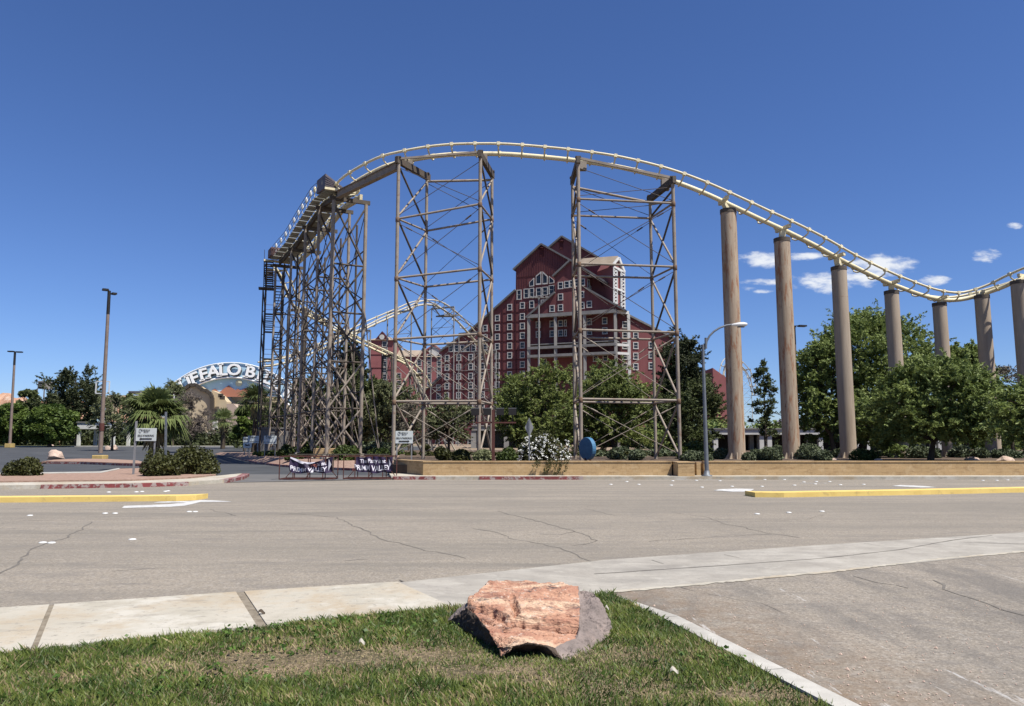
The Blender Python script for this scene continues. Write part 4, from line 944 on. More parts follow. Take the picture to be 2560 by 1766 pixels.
# ---- second hotel building at the left
def Z8(x, y): return (840+.16915*x, 730+.16915*y)
H2 = Plane(961, 318, 0.0); h2 = thing('hotel_wing_building', 'smaller red hotel tower with tan hip roof left of the big hotel', 'hotel', (H2.at(961,1100).x,318,.9), None)
H2b = H2.off(-6)
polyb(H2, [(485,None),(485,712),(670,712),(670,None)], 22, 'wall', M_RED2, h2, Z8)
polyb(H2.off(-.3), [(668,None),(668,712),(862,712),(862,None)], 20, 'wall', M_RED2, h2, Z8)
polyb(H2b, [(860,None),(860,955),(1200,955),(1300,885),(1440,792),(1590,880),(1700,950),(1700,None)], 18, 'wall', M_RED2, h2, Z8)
mb = MB(); e = [H2.at(*Z8(470,716))+H2.N*.8, H2.at(*Z8(875,716))+H2.N*.8]; e += [e[1]-H2.N*24, e[0]-H2.N*24]; rz = H2.at(*Z8(600,615)).z; r0 = Vector((H2.at(*Z8(610,650)).x,329,rz)); r1 = Vector((H2.at(*Z8(745,650)).x,329,rz))
mb.add(e+[r0,r1], [(0,1,5,4),(1,2,5),(2,3,4,5),(3,0,4),(0,3,2,1)]); mb.build('roof', M_TANROOF, h2)
mb = MB(); a = H2b.at(*Z8(862,962))+H2b.N*.8; b = H2b.at(*Z8(1210,962))+H2b.N*.8; t0 = Vector((a.x,a.y+9,H2b.at(*Z8(900,830)).z)); t1 = Vector((b.x+10,b.y+9,t0.z)); mb.add([a,b,b+Vector((10,0,0)),t1,t0,a+Vector((0,18,0)),b+Vector((10,18,0))], [(0,1,2,3,4),(4,3,6,5)]); mb.build('roof', M_TANROOF, h2)
mb = MB(); roof_edge(mb, H2b, H2b.at(*Z8(1200,955)), H2b.at(*Z8(1440,790)), 18, th=.6); roof_edge(mb, H2b, H2b.at(*Z8(1440,790)), H2b.at(*Z8(1640,915)), 18, th=.6); mb.build('roof', M_RED2, h2)
mb = MB(); p = H2.at(*Z8(680,655)); mb.prism([p+Vector((dx,0,dz_)) for dx,dz_ in ((-3.2,-1.8),(3.2,-1.8),(0,2.2))], (0,6,0)); mb.build('dormer', M_BAND, h2)
mb = MB(); mb.prism([p+Vector((math.cos(q*math.pi/6)*1.1,-.25,math.sin(q*math.pi/6)*1.1-.4)) for q in range(12)], (0,.2,0)); mb.build('round_window', M_WTRIM, h2)
p = H2b.at(*Z8(1452,870)); mb = MB(); mb.prism([p+Vector((math.cos(q*math.pi/8)*2.4,-.25,math.sin(q*math.pi/8)*2.6)) for q in range(16)], (0,.2,0)); mb.build('round_window', M_WTRIM, h2)
for x, ys_ in {715:(775,875,965,1065,1160,1255,1355,1450)}.items():
    for y in ys_: window(h2, H2, *Z8(x,y), w=2.0, h=2.5)
for x, ys_ in {930:(1240,1350,1450), 1230:(1055,1158,1252,1350,1440), 1378:(965,1062,1158,1252,1350), 1525:(965,1062,1158,1250), 1100:(1450,)}.items():
    for y in ys_: window(h2, H2b, *Z8(x,y), w=2.0, h=2.5)
for y in (930,1125,1320): a = H2.at(*Z8(485,y)); b = H2.at(*Z8(860,y)); MB().bar(a+H2.N*.05, b+H2.N*.05, .2, .3).build('storey_band', M_BAND, h2)
# red annex seen right of the pine
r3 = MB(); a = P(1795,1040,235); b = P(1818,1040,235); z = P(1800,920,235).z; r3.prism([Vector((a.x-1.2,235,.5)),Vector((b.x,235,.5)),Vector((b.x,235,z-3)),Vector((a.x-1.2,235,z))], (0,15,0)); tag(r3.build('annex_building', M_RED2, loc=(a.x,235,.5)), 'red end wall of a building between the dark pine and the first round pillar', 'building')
# ---- casino front with arched sign
def Z7(x, y): return (400+.1504*x, 880+.1504*y)
CP = Plane(577, 200, 0.0); cas = thing('casino_building', 'beige casino front with curved mission parapet behind the palms', 'casino', (CP.at(577,1100).x,200,.9))
def cpoly(off, pts, back, nm, m, parent): return polyb(CP.off(off), pts, back, nm, m, parent, Z7)
cpoly(-6, [(200,None),(200,745),(2400,745),(2400,None)], 25, 'wall', M_BEIGE, cas)
cpoly(2, [(250,None),(250,690),(330,650),(430,610),(500,560),(600,560),(660,600),(700,640),(770,655),(830,700),(862,760),(862,None)], 6, 'wall', M_BEIGE, cas)
cpoly(0, [(862,None),(862,640),(960,680),(1040,740),(1110,830),(1110,None)], 8, 'wall', M_BEIGE, cas)
cpoly(1, [(1108,None),(1108,865),(1220,862),(1310,950),(1440,985),(1440,None)], 6, 'wall', M_BEIGE2, cas)
cpoly(-2, [(1230,None),(1230,880),(1700,885),(1700,None)], 5, 'wall', M_BEIGE2, cas)
mb = MB(); C2_ = CP.off(2.3); pr = [(240,700),(330,655),(430,605),(500,552),(600,552),(662,592),(700,632),(775,648),(835,695),(868,755),(870,1150)]
for a, b in zip(pr[:-1], pr[1:]): mb.bar(C2_.at(*Z7(*a)), C2_.at(*Z7(*b)), .9, .9)
mb.build('coping', M_DKBROWN, cas)
cpoly(1.2, [(868,1100),(868,1005),(1095,1012),(1095,1100)], .6, 'window_band', M_GLASS, cas)
cpoly(2.6, [(868,1290),(868,1145),(942,1145),(942,1290)], .8, 'column', M_WTRIM, cas)
cpoly(5, [(590,1408),(590,1362),(985,1362),(985,1408)], 7, 'canopy', M_BEIGE, cas)
cpoly(4, [(590,1360),(590,1345),(1010,1335),(1010,1360)], 6, 'canopy_roof', M_WTRIM, cas)
for x in (645,752,975): cpoly(5.2, [(x-20,None),(x-20,1410),(x+20,1410),(x+20,None)], .7, 'column', M_BEIGE2, cas)
cpoly(3.2, [(600,None),(600,1412),(1010,1412),(1010,None)], .5, 'entrance_glass', M_GLASS, cas)
for x in (1030,1055): 
    p = CP.off(1).at(*Z7(x,730 if x < 1040 else 765)); MB().box(p+CP.N*.8, (1.0,1.2,1.0)).build('flood_lamp', M_DKBROWN, cas)
# arched sign board
sg = thing('arched_sign', 'pale blue arched sign with white block letters above painted red mountains', 'sign', (CP.at(577,990).x,205,12))
SP = CP.off(-3); cpx, cpy, Ro, Ri = 577, 1133, 226, 189
def ring(r, a0, a1, n, off): return [SP.off(off).at(cpx+r*math.sin(a0+(a1-a0)*i/n), cpy-r*math.cos(a0+(a1-a0)*i/n)) for i in range(n+1)]
am = math.acos((1133-992)/Ri); ao = math.radians(62)
pts = ring(Ri, -am, am, 28, 0); MB().prism(pts, (0,.6,0)).build('picture_panel', M_SIGNBLUE, sg)
o_ = ring(Ro, -ao, ao, 36, .5); i_ = ring(Ri, -ao, ao, 36, .5); mb = MB(); n = len(o_)
mb.add(o_+i_+[p+Vector((0,1.2,0)) for p in o_+i_], [(j,j+1,n+j+1,n+j) for j in range(n-1)]+[(j,j+2*n,j+1+2*n,j+1) for j in range(n-1)]+[(n+j,n+j+1,3*n+j+1,3*n+j) for j in range(n-1)]); mb.build('letter_band', M_SIGNBAND, sg)
MB().pipe(ring(Ro, -ao, ao, 36, .7), .14, 6).build('rim', M_LETTER, sg); MB().pipe(ring(Ri, -ao, ao, 36, .9), .26, 6).build('rim', M_LETTER, sg)
mt_ = [(860,640),(912,615),(985,672),(1062,612),(1140,558),(1200,605),(1250,640),(1292,612),(1340,642),(1390,612),(1443,597),(1500,650),(1570,706),(1760,712),(1760,748),(860,748)]
MB().prism([SP.off(.25).at(*Z7(*p)) for p in mt_], (0,.2,0)).build('painted_mountain', M_MTN, sg)
mb = MB(); p = SP.off(.2).at(*Z7(1310,520)); mb.prism([p+Vector((math.cos(q*math.pi/10)*.95,0,math.sin(q*math.pi/10)*.85)) for q in range(20)], (0,.1,0)); mb.build('painted_sun', M_SUNP, sg)
def text_mb(s, size, extr=0.0, bold=0.0, align='CENTER', space=1.0):
    cu = bpy.data.curves.new('t', 'FONT'); cu.body = s; cu.size = size; cu.extrude = extr; cu.offset = bold; cu.align_x = align; cu.align_y = 'CENTER'; cu.space_character = space; cu.resolution_u = 3
    o = bpy.data.objects.new('t', cu); COL.objects.link(o); bpy.context.view_layer.update()
    me = o.to_mesh(); vs = [v.co.copy() for v in me.vertices]; fs = [tuple(p.vertices) for p in me.polygons]; o.to_mesh_clear(); bpy.data.objects.remove(o); bpy.data.curves.remove(cu); return vs, fs
txt = "BUFFALO BILL'S"; angs = [-41.5,-33.5,-26.2,-19.4,-12.2,-5.5,2.2,None,13.5,20,26.5,33.5,39,43.5]
Yl = SP.off(1.3).o.y; mpp = Yl/F/1.0; Rm = (Ro+Ri)/2
mbA, mbB = MB(), MB()
for ch, ad in zip(txt, angs):
    if ad is None: continue
    a = math.radians(ad); c = SP.off(1.3).at(cpx+Rm*math.sin(a), cpy-Rm*math.cos(a)); vs, fs = text_mb(ch, 4.3, .12, .10)
    ca, sa = math.cos(-a*.8), math.sin(-a*.8)
    def tr(v, dx=0, dz=0, dy=0): return Vector((c.x+(v.x*1.15)*ca-v.y*sa+dx, c.y-v.z+dy, c.z+(v.x*1.15)*sa+v.y*ca+dz))
    # slab serifs
    if ch in "BFLIAU":
        xs_ = [v.x for v in vs]; yl = min(v.y for v in vs); yh = max(v.y for v in vs); x0, x1 = min(xs_), max(xs_)
        sl = {'F':[(x0+.3,yl)], 'I':[((x0+x1)/2,yl),((x0+x1)/2,yh)], 'L':[(x0+.3,yh)], 'A':[(x0+.25,yl),(x1-.25,yl)], 'U':[(x0+.3,yh),(x1-.3,yh)], 'B':[(x0+.1,yl),(x0+.1,yh)]}[ch]
        for (sx_, sy_) in sl:
            q = [Vector((sx_-.65,sy_-.2,.12)),Vector((sx_+.65,sy_-.2,.12)),Vector((sx_+.65,sy_+.2,.12)),Vector((sx_-.65,sy_+.2,.12))]
            b_ = len(vs); vs = vs+q+[v-Vector((0,0,.24)) for v in q]; fs = fs+[(b_,b_+1,b_+2,b_+3),(b_+7,b_+6,b_+5,b_+4),(b_,b_+4,b_+5,b_+1),(b_+1,b_+5,b_+6,b_+2),(b_+2,b_+6,b_+7,b_+3),(b_+3,b_+7,b_+4,b_)]
    mbA.add([tr(v) for v in vs], fs); mbB.add([tr(v, .18, -.36, .35) for v in vs], fs)
mbA.build('letters', M_LETTER, sg); mbB.build('letter_backs', mat('letter_shadow_grey', (.12,.13,.14), None, .7), sg)
# ---- covered walks and low canopies
def canopy(name, label, x0, x1, y_t, y_b, Y, cols_, m=M_WTRIM, depth=5.0, drop_y=None, colw=.45, back=None):
    a, b = P(x0,1080,Y), P(x1,1080,Y); zt, zb = P(x0,y_t,Y).z, P(x0,y_b,Y).z; t = thing(name, label, 'canopy', ((a.x+b.x)/2,Y,.5))
    MB().box(((a.x+b.x)/2, Y+depth/2, (zt+zb)/2), (b.x-a.x, depth, zt-zb)).build('roof', m, t)
    MB().box(((a.x+b.x)/2, Y+depth/2, zt+.08), (b.x-a.x+.3, depth+.3, .14)).build('roof_edge', M_TRIM, t)
    for cx in cols_:
        for dy in (.5, depth-.6):
            mb = MB(); x = P(cx,1080,Y).x; mb.box((x,Y+dy,(zb+.3)/2), (colw,colw,zb-.3)); mb.build('column', m, t)
    if back: MB().box(((a.x+b.x)/2, Y+depth-.1, (zb+.3)/2), (b.x-a.x-.4, .15, zb-.3)).build('back_wall', back, t)
    return t
canopy('covered_walk', 'long low white covered walk behind the round pillars', 1782, 2440, 1074, 1087, 92, [1790,1905,1925,2053,2150,2170,2335,2352], colw=.55, back=M_DKBROWN)
canopy('entrance_canopy', 'grey concrete entrance canopy in front of the red hotel behind the flood lights', 1180, 1330, 1066, 1077, 110, [1184,1266,1340], m=M_TRIM, colw=.75, back=M_GLASS)
canopy('hotel_side_canopy', 'low pale canopy seen under the trees behind the blue disc', 1450, 1690, 1078, 1084, 115, [1455,1548,1640,1685], m=M_TRIM, back=M_BAND)
canopy('white_shelter', 'small white flat-roofed shelter between the lamp pole and the dark pine at left', 192, 282, 1057, 1073, 122, [194,280], m=M_WHITE, depth=6)
# white post shelter roof detail, rooftop plant boxes and billboard frame at far left
def rbox(px0,px1,py0,py1,Y,d,label,name='rooftop_unit'):
    a, b = P(px0,py0,Y), P(px1,py1,Y); t = thing(name, label, 'rooftop unit', ((a.x+b.x)/2,Y,b.z)); mb = MB(); mb.box(((a.x+b.x)/2,Y+d/2,(a.z+b.z)/2), (b.x-a.x,d,a.z-b.z)); mb.build('housing', M_TRIM, t)
    mb = MB()
    for i in range(5): f = (i+.5)/5; mb.box((a.x+(b.x-a.x)*.5,Y-.06,b.z+(a.z-b.z)*f), ((b.x-a.x)*.9,.06,(a.z-b.z)*.08))
    for c_ in (a.x,b.x): mb.box((c_,Y,b.z-1.5), (.25,.25,3))
    mb.build('louvre', M_GREYW, t)
rbox(95,111,953,972,210,4,'grey rooftop unit on posts left of the dark pine')
rbox(321,352,978,985,230,5,'flat grey rooftop unit on the low roof behind the palm')
lowb = MB(); a, b = P(262,988,235), P(480,988,235); lowb.box(((a.x+b.x)/2,245,(a.z+.5)/2), (b.x-a.x,18,a.z-.5)); tag(lowb.build('low_building', M_BEIGE, loc=(a.x,235,.5)), 'long low beige flat-roofed building behind the palm and the lamp pole', 'building')
sf = thing('billboard_frame', 'empty square white sign frame standing behind the near lamp pole', 'sign frame', (P(258,1100,100).x,100,.7))
a, b = P(241,954,100), P(272,984,100)
mb = MB()
for p, q in (((a.x,a.z),(b.x,a.z)),((b.x,a.z),(b.x,b.z)),((b.x,b.z),(a.x,b.z)),((a.x,b.z),(a.x,a.z))): mb.bar((p[0],100,p[1]),(q[0],100,q[1]),.13)
mb.build('frame', M_WHITE, sf); MB().prism([Vector((a.x+.4,100.05,b.z+.7)),Vector((a.x+1.2,100.05,b.z+.7)),Vector((a.x+1.2,100.05,b.z+1.3))], (0,.05,0)).build('torn_panel', M_WHITE, sf)
MB().rod(((a.x+b.x)/2,100,.7),((a.x+b.x)/2,100,b.z),.1).build('post', M_TRIM, sf)
# ---------------------------------------------------------------- walls, lamps, signs, barricades
WY = 34.0; WT = .73
wx = lambda px: P(px, 1155, WY).x
pw = thing('planter_wall', 'long tan masonry planter wall along the far pavement, left of the square pier', 'wall', (2, WY, .14))
MB().prism([Vector((-5.85,37.0,WT)), Vector((wx(1058),WY,WT)), Vector((wx(1679),WY,WT)), Vector((wx(1679),WY+.35,WT)), Vector((wx(1058)+.1,WY+.38,WT)), Vector((-5.5,37.2,WT))], (0,0,-.65)).build('wall', M_WALL, pw)
MB().prism([Vector((-5.87,36.96,WT+.05)), Vector((wx(1058)-.01,WY-.03,WT+.05)), Vector((wx(1679),WY-.03,WT+.05)), Vector((wx(1679),WY+.37,WT+.05)), Vector((wx(1058)+.1,WY+.40,WT+.05)), Vector((-5.48,37.2,WT+.05))], (0,0,-.05)).build('coping', M_WALL, pw)
pr_ = thing('wall_pier', 'square tan masonry pier jutting from the planter wall beside the street lamp', 'wall pier', (wx(1710),WY,.14))
x0, x1 = P(1694,1155,WY-.9).x, P(1736,1155,WY-.9).x
MB().box(((x0+x1)/2, WY-.2, .42), (x1-x0, 1.4, .60)).build('pier', M_WALL, pr_, bevel=.015)
MB().box(((x0+x1)/2, WY-.2, .74), (x1-x0+.04, 1.44, .04)).build('cap', M_WALL, pr_)
pw2 = thing('planter_wall', 'long tan masonry planter wall running right from the street lamp to the edge, shaded at its right end', 'wall', (25, WY, .14))
mb = MB(); mb.box(((wx(1741)+wx(1751))/2, WY+.17, .41), (wx(1751)-wx(1741), .35, .64)); mb.box(((wx(1759)+120)/2, WY+.17, .41), (120-wx(1759), .35, .64)); mb.box(((wx(1739)+wx(1760))/2, WY+.32, .40), (wx(1760)-wx(1739)-.02, .1, .6)); mb.build('wall', M_WALL, pw2)
MB().box(((wx(1759)+120)/2, WY+.17, .755), (120-wx(1759), .41, .05)).build('coping', M_WALL, pw2)
# curved street lamp
LY = 33.2; base = P(1767,1186,LY); base.z = .14; lx = base.x
sl = thing('street_lamp', 'grey street lamp with a long curved arm reaching over the first round pillar', 'street lamp', base)
topz = P(1765,862,LY).z; mb = MB(); mb.pipe([base, Vector((lx,LY,topz))], [.105,.06], 12); mb.build('pole', M_GALV, sl)
MB().lathe(base, [(.24,0),(.24,.04),(.14,.06),(.13,.22),(.11,.24)], 12).build('base_plate', M_GALV, sl)
arm = [P(x,y,LY) for x,y in ((1765,866),(1767,853),(1774,840),(1785,829),(1799,820),(1816,814),(1836,811))]; MB().pipe(arm, [.045]*6+[.035], 8).build('arm', M_GALV, sl)
MB().rod(P(1764.5,845,LY), P(1764.5,872,LY), .06).build('pole_cap', M_GALV, sl)
h = P(1848,812,LY); mb = MB(); vs = []; n = 12
prof = [(-.36,.03,.035),(-.28,.07,.06),(-.05,.13,.10),(.18,.14,.11),(.33,.09,.07),(.38,.02,.02)]
for (dx, ry, rz_) in prof:
    for j in range(n):
        a = 2*math.pi*j/n; vs.append(h+Vector((dx, ry*math.cos(a), rz_*math.sin(a)+dx*.05)))
mb.add(vs, [(i*n+j,i*n+(j+1)%n,(i+1)*n+(j+1)%n,(i+1)*n+j) for i in range(5) for j in range(n)], True); mb.build('lamp_head', M_CERAMIC, sl)
MB().box(h+Vector((.08,0,-.1)), (.3,.18,.05)).build('lens', M_GREYW, sl)
# parking lot poles
def lot_pole(px_b, px_t, y_b, y_t, Y, heads, label, w, foot, band=False):
    zb = H(0,Y)+.05 if Y > 55 else .15; b = P(px_b, y_b, Y); b.z = zb; t = P((px_b+px_t)/2, y_t, Y); t = Vector((b.x+(P(px_t,y_t,Y).x-b.x)*.35, Y, t.z))
    o = thing('parking_lamp', label, 'parking lamp', b, None); r = w*Y/F/2
    mb = MB(); mb.pipe([b+Vector((0,0,.5)), t], [r*1.15,r*.8], 10); mb.build('pole', M_POLE, o)
    mb = MB(); fw = foot[1]*Y/F/2; fh = foot[2]*Y/F; mb.box(b+Vector((0,0,fh/2-.05)), (fw*2,fw*2,fh)); mb.build('footing', M_FOOT if foot[0] else M_FOOTC, o, bevel=.04)
    mb = MB(); mb.pipe([b.lerp(t,.86), t+Vector((0,0,.05))], [r*.9,r*.85], 10); mb.build('dark_sleeve', M_BRONZE, o)
    for (dx,dy,dz,L) in heads:
        mb = MB(); c = t+Vector((dx,dy,dz)); ax = Vector((dx,dy,0)).normalized(); ay = Vector((-ax.y,ax.x,0)); mb.box(c, (L,.5,.16), (ax,ay,Vector((0,0,1)))); mb.bar(t+Vector((0,0,dz-.02)), c, .08); hd = mb.build('lamp_head', M_BRONZE, o)
        mb = MB(); mb.box(c-Vector((0,0,.09)), (L*.8,.4,.03), (ax,ay,Vector((0,0,1)))); mb.build('lens', M_GREYW, hd)
    if band: mb = MB(); mb.lathe(b.lerp(t,.185), [(r*1.3,-.35),(r*1.35,0),(r*1.3,.35)], 10); mb.build('strap_band', M_RUST, o)
    return o
lot_pole(250,265,1147,729,68,[(-.26,-.2,.12,.5),(.30,.3,-.16,.4)],'tall brown parking lot lamp pole with twin heads on the kerbed gravel island',9,(True,27,10),True)
lot_pole(24,27,1119,880,112,[(-.6,0,.06,.85),(.6,.1,-.02,.85)],'thin parking lot lamp pole with twin flat heads at the far left edge',6,(True,16,10))
lot_pole(1998,1991,1118,818,80,[(-.35,-.3,0,.7),(.9,.2,.15,.9)],'slim dark parking lamp pole just right of the second round pillar',5,(False,8,5))
hp = thing('parking_lamp', 'thin tall pole with a bare ring of lamp heads in front of the red hotel', 'parking lamp', P(1347,1110,120))
hp.location.z = .7; WLOC[hp.name] = Vector(hp.location); b = Vector(hp.location); t = P(1347,745,120)
MB().pipe([b,t],[.2,.13],8).build('pole', M_TRIM, hp); mb = MB(); mb.bar(t+Vector((-1.4,0,0)), t+Vector((1.4,0,0)), .12)
for dx in (-1.3,-.5,.5,1.3): mb.box(t+Vector((dx,-.2,.05)), (.5,.6,.25))
mb.build('lamp_head', M_TRIM, hp)
# wooden / tall signs
def put_text(s, c, size, parent, m, name='lettering', U=Vector((1,0,0)), N=Vector((0,-1,0)), bold=0.0, space=1.0, d=.012, wscale=1.0):
    vs, fs = text_mb(s, size, .002, bold, space=space); mb = MB(); mb.add([c+U*v.x*wscale+Vector((0,0,1))*v.y+N*(d+v.z) for v in vs], fs); return mb.build(name, m, parent)
def sign(px0, px1, py0, py1, Y, zg, label, posts, lines, arrow=None, m=M_SIGNW, tall=None):
    a, b = P(px0,py0,Y), P(px1,py1,Y); c = (a+b)/2; w = b.x-a.x; h = a.z-b.z
    o = thing('direction_sign', label, 'sign', (c.x,Y,zg), None)
    MB().box(c, (w,.03,h)).build('panel', m, o, bevel=.004)
    for i, px in enumerate(posts):
        x = P(px,py1,Y).x; zt = P(px,tall,Y).z if (tall and i == 0) else b.z+.25
        MB().box((x,Y+.045,(zt+zg)/2), (.06 if not (tall and i == 0) else .085,.05,zt-zg)).build('post', M_ALU, o)
    for (s, fx, fy, sz, bold) in lines: put_text(s, Vector((a.x+w*fx,Y-.015,b.z+h*fy)), sz*h, o, M_BLACK, bold=bold)
    if arrow:
        dr_, fy = arrow; y = Y-.028; z = b.z+h*fy; L = w*.3; th = h*.05
        pts = [(-L,-th),(L-h*.12,-th),(L-h*.12,-h*.1),(L+h*.02,0),(L-h*.12,h*.1),(L-h*.12,th),(-L,th)]
        MB().prism([Vector((c.x+dr_*px_,y,z+pz)) for px_, pz in pts], (0,.01,0)).build('arrow', M_BLACK, o)
    return o, a, b, c, w, h
def logo(o, a, w, h, Y, fx=.42, fy=.80, s=1.0):   # small header: curl mark and two short words
    c = Vector((a.x+w*fx, Y-.028, a.z-h*(1-fy))); mb = MB(); r = h*.13*s
    pts = [c+Vector((-w*.2+math.cos(t)*r*(1-.05*t), 0, math.sin(t)*r)) for t in [k*.5+1 for k in range(10)]]
    mb.pipe(pts, h*.012, 4); mb.build('logo_mark', M_BLACK, o)
    put_text('BUFFALO', c+Vector((w*.05,0,h*.04)), h*.17*s, o, M_BLACK, d=.0, bold=.0005); put_text("BILL'S", c+Vector((w*.08,0,-h*.09)), h*.15*s, o, M_BLACK, d=0, bold=.0005)
o,a,b,c,w,h = sign(341,390,1071,1103,33.5,.2,'white self-parking sign with left arrow beside the big fan palm',(337,386),[('SELF-PARKING',.5,.42,.20,.0015)],(-1,.17),tall=1053); logo(o,a,w,h,33.5)
o,a,b,c,w,h = sign(989,1032,1078,1109,36.6,.5,'white self-parking sign with right arrow at the left end of the tan wall',(992,1029),[('SELF-PARKING',.5,.42,.20,.0015)],(1,.17)); logo(o,a,w,h,36.6)
o,a,b,c,w,h = sign(620,647,1090,1108,62,.5,'small white two-post sign, left of a matching pair near the grey block house',(624,644),[('SELF-PARKING & VALET',.5,.2,.15,.0008)]); logo(o,a,w,h,62,s=1.3)
o,a,b,c,w,h = sign(660,691,1090,1110,58,.5,'small white two-post sign in front of the grey block house, right of the pair',(662,688),[('SELF-PARKING & VALET',.5,.2,.15,.0008)]); logo(o,a,w,h,58,s=1.3)
o,a,b,c,w,h = sign(608,629,1107,1120,58.5,.4,'little white sign low on a single post, left of the sign pair',(620,),[('Park',.5,.5,.5,.01)])
o,a,b,c,w,h = sign(608,624,1093,1106,66,.45,'small white sign peeking out behind the left sign of the pair',(612,),[('HOTEL',.5,.6,.3,.01)])
# plain metal pole at the palm
mp = P(415,1165,32.9); mp.z = .2; pl_ = thing('metal_post', 'bare grey steel post rising in front of the palm above the bushes', 'post', mp); tp = P(415,1030,32.9)
MB().bar(mp, tp, .075).build('post', M_GALV, pl_); 
mb = MB()
for k in range(8): mb.lathe(mp.lerp(tp,.3+k*.08)+Vector((0,-.04,0)), [(.012,-.004),(.012,.004)], 6)
mb.build('bolt_hole', M_BLACK, pl_)
# back of a diamond warning sign
ds = P(1323,1150,33.7); ds.z = .55; dsg = thing('diamond_sign', 'grey back of a diamond road sign in front of the white flowering bush', 'sign', (ds.x,34.5,.55))
c = P(1323,1069,34.5); r = 24.5*34.5/F; rx = r*.44
MB().prism([c+Vector((0,0,r)),c+Vector((rx,0,0)),c-Vector((0,0,r)),c-Vector((rx,0,0))], (0,.02,0)).build('panel', M_ALU, dsg)
MB().bar(Vector((c.x,34.44,.55)), c+Vector((0,-.06,r*.85)), .06,.05).build('post', M_GALV, dsg)
# flood light rack
fl = thing('flood_light_rack', 'rack of four black flood lights on a rusty post behind the tan wall', 'flood lights', (P(1233,1150,41).x,41,.56))
fx = P(1233,1150,41).x; MB().bar((fx,41,.5), (fx,41,P(1233,1025,41).z), .17).build('post', M_RUST, fl)
zb = P(1233,1057,41).z; MB().bar((P(1188,1057,41).x,41,zb), (P(1290,1057,41).x,41,zb), .08).build('cross_bar', M_RUST, fl)
for px in (1188,1218,1250,1281):
    a = P(px,1030,41); mb = MB(); mb.box(a, (.43,.30,.36)); mb.rod(a-Vector((0,0,.15)), Vector((a.x,41,zb)), .03); hd = mb.build('flood_light', M_BRONZE, fl)
    MB().box(a+Vector((0,.02,.195)), (.45,.33,.02)).build('visor', M_ALU, hd)
# blue round disc (thick drum set on edge)
bd = P(1469,1122,38); dd = thing('blue_disc', 'thick round blue disc standing on edge behind the tan wall', 'round sign', (bd.x,38,.56)); r = 28*38/F
U = Vector((.60,.80,0)).normalized(); Nn = Vector((-U.y,U.x,0))
Nn = Vector((.78,-.62,0)).normalized(); U = Vector((.62,.78,0)).normalized(); th = .40
pts = [bd+U*math.cos(k*math.pi/14)*r+Vector((0,0,math.sin(k*math.pi/14)*r)) for k in range(28)]
Nn = Vector((-.62,-.78,0)).normalized(); U = Vector((.78,-.62,0)).normalized()
a_ = R(58); U = Vector((math.cos(a_), -math.sin(a_), 0)); Nn = Vector((-math.sin(a_), -math.cos(a_), 0))
pts = [bd+Vector((-.1,0,0))+U*math.cos(k*math.pi/14)*r+Vector((0,0,math.sin(k*math.pi/14)*r)) for k in range(28)]
MB().prism(pts, -Nn*.24).build('drum', M_BLUE, dd, bevel=.01)
mb = MB(); mb.bar(Vector((bd.x-.1,38.05,.5)), Vector((bd.x-.1,38.05,bd.z-r+.1)), .12); mb.bar(Vector((bd.x+.15,38.2,.5)), Vector((bd.x+.15,38.2,bd.z-r+.1)), .10); mb.build('stand', M_RUST, dd)
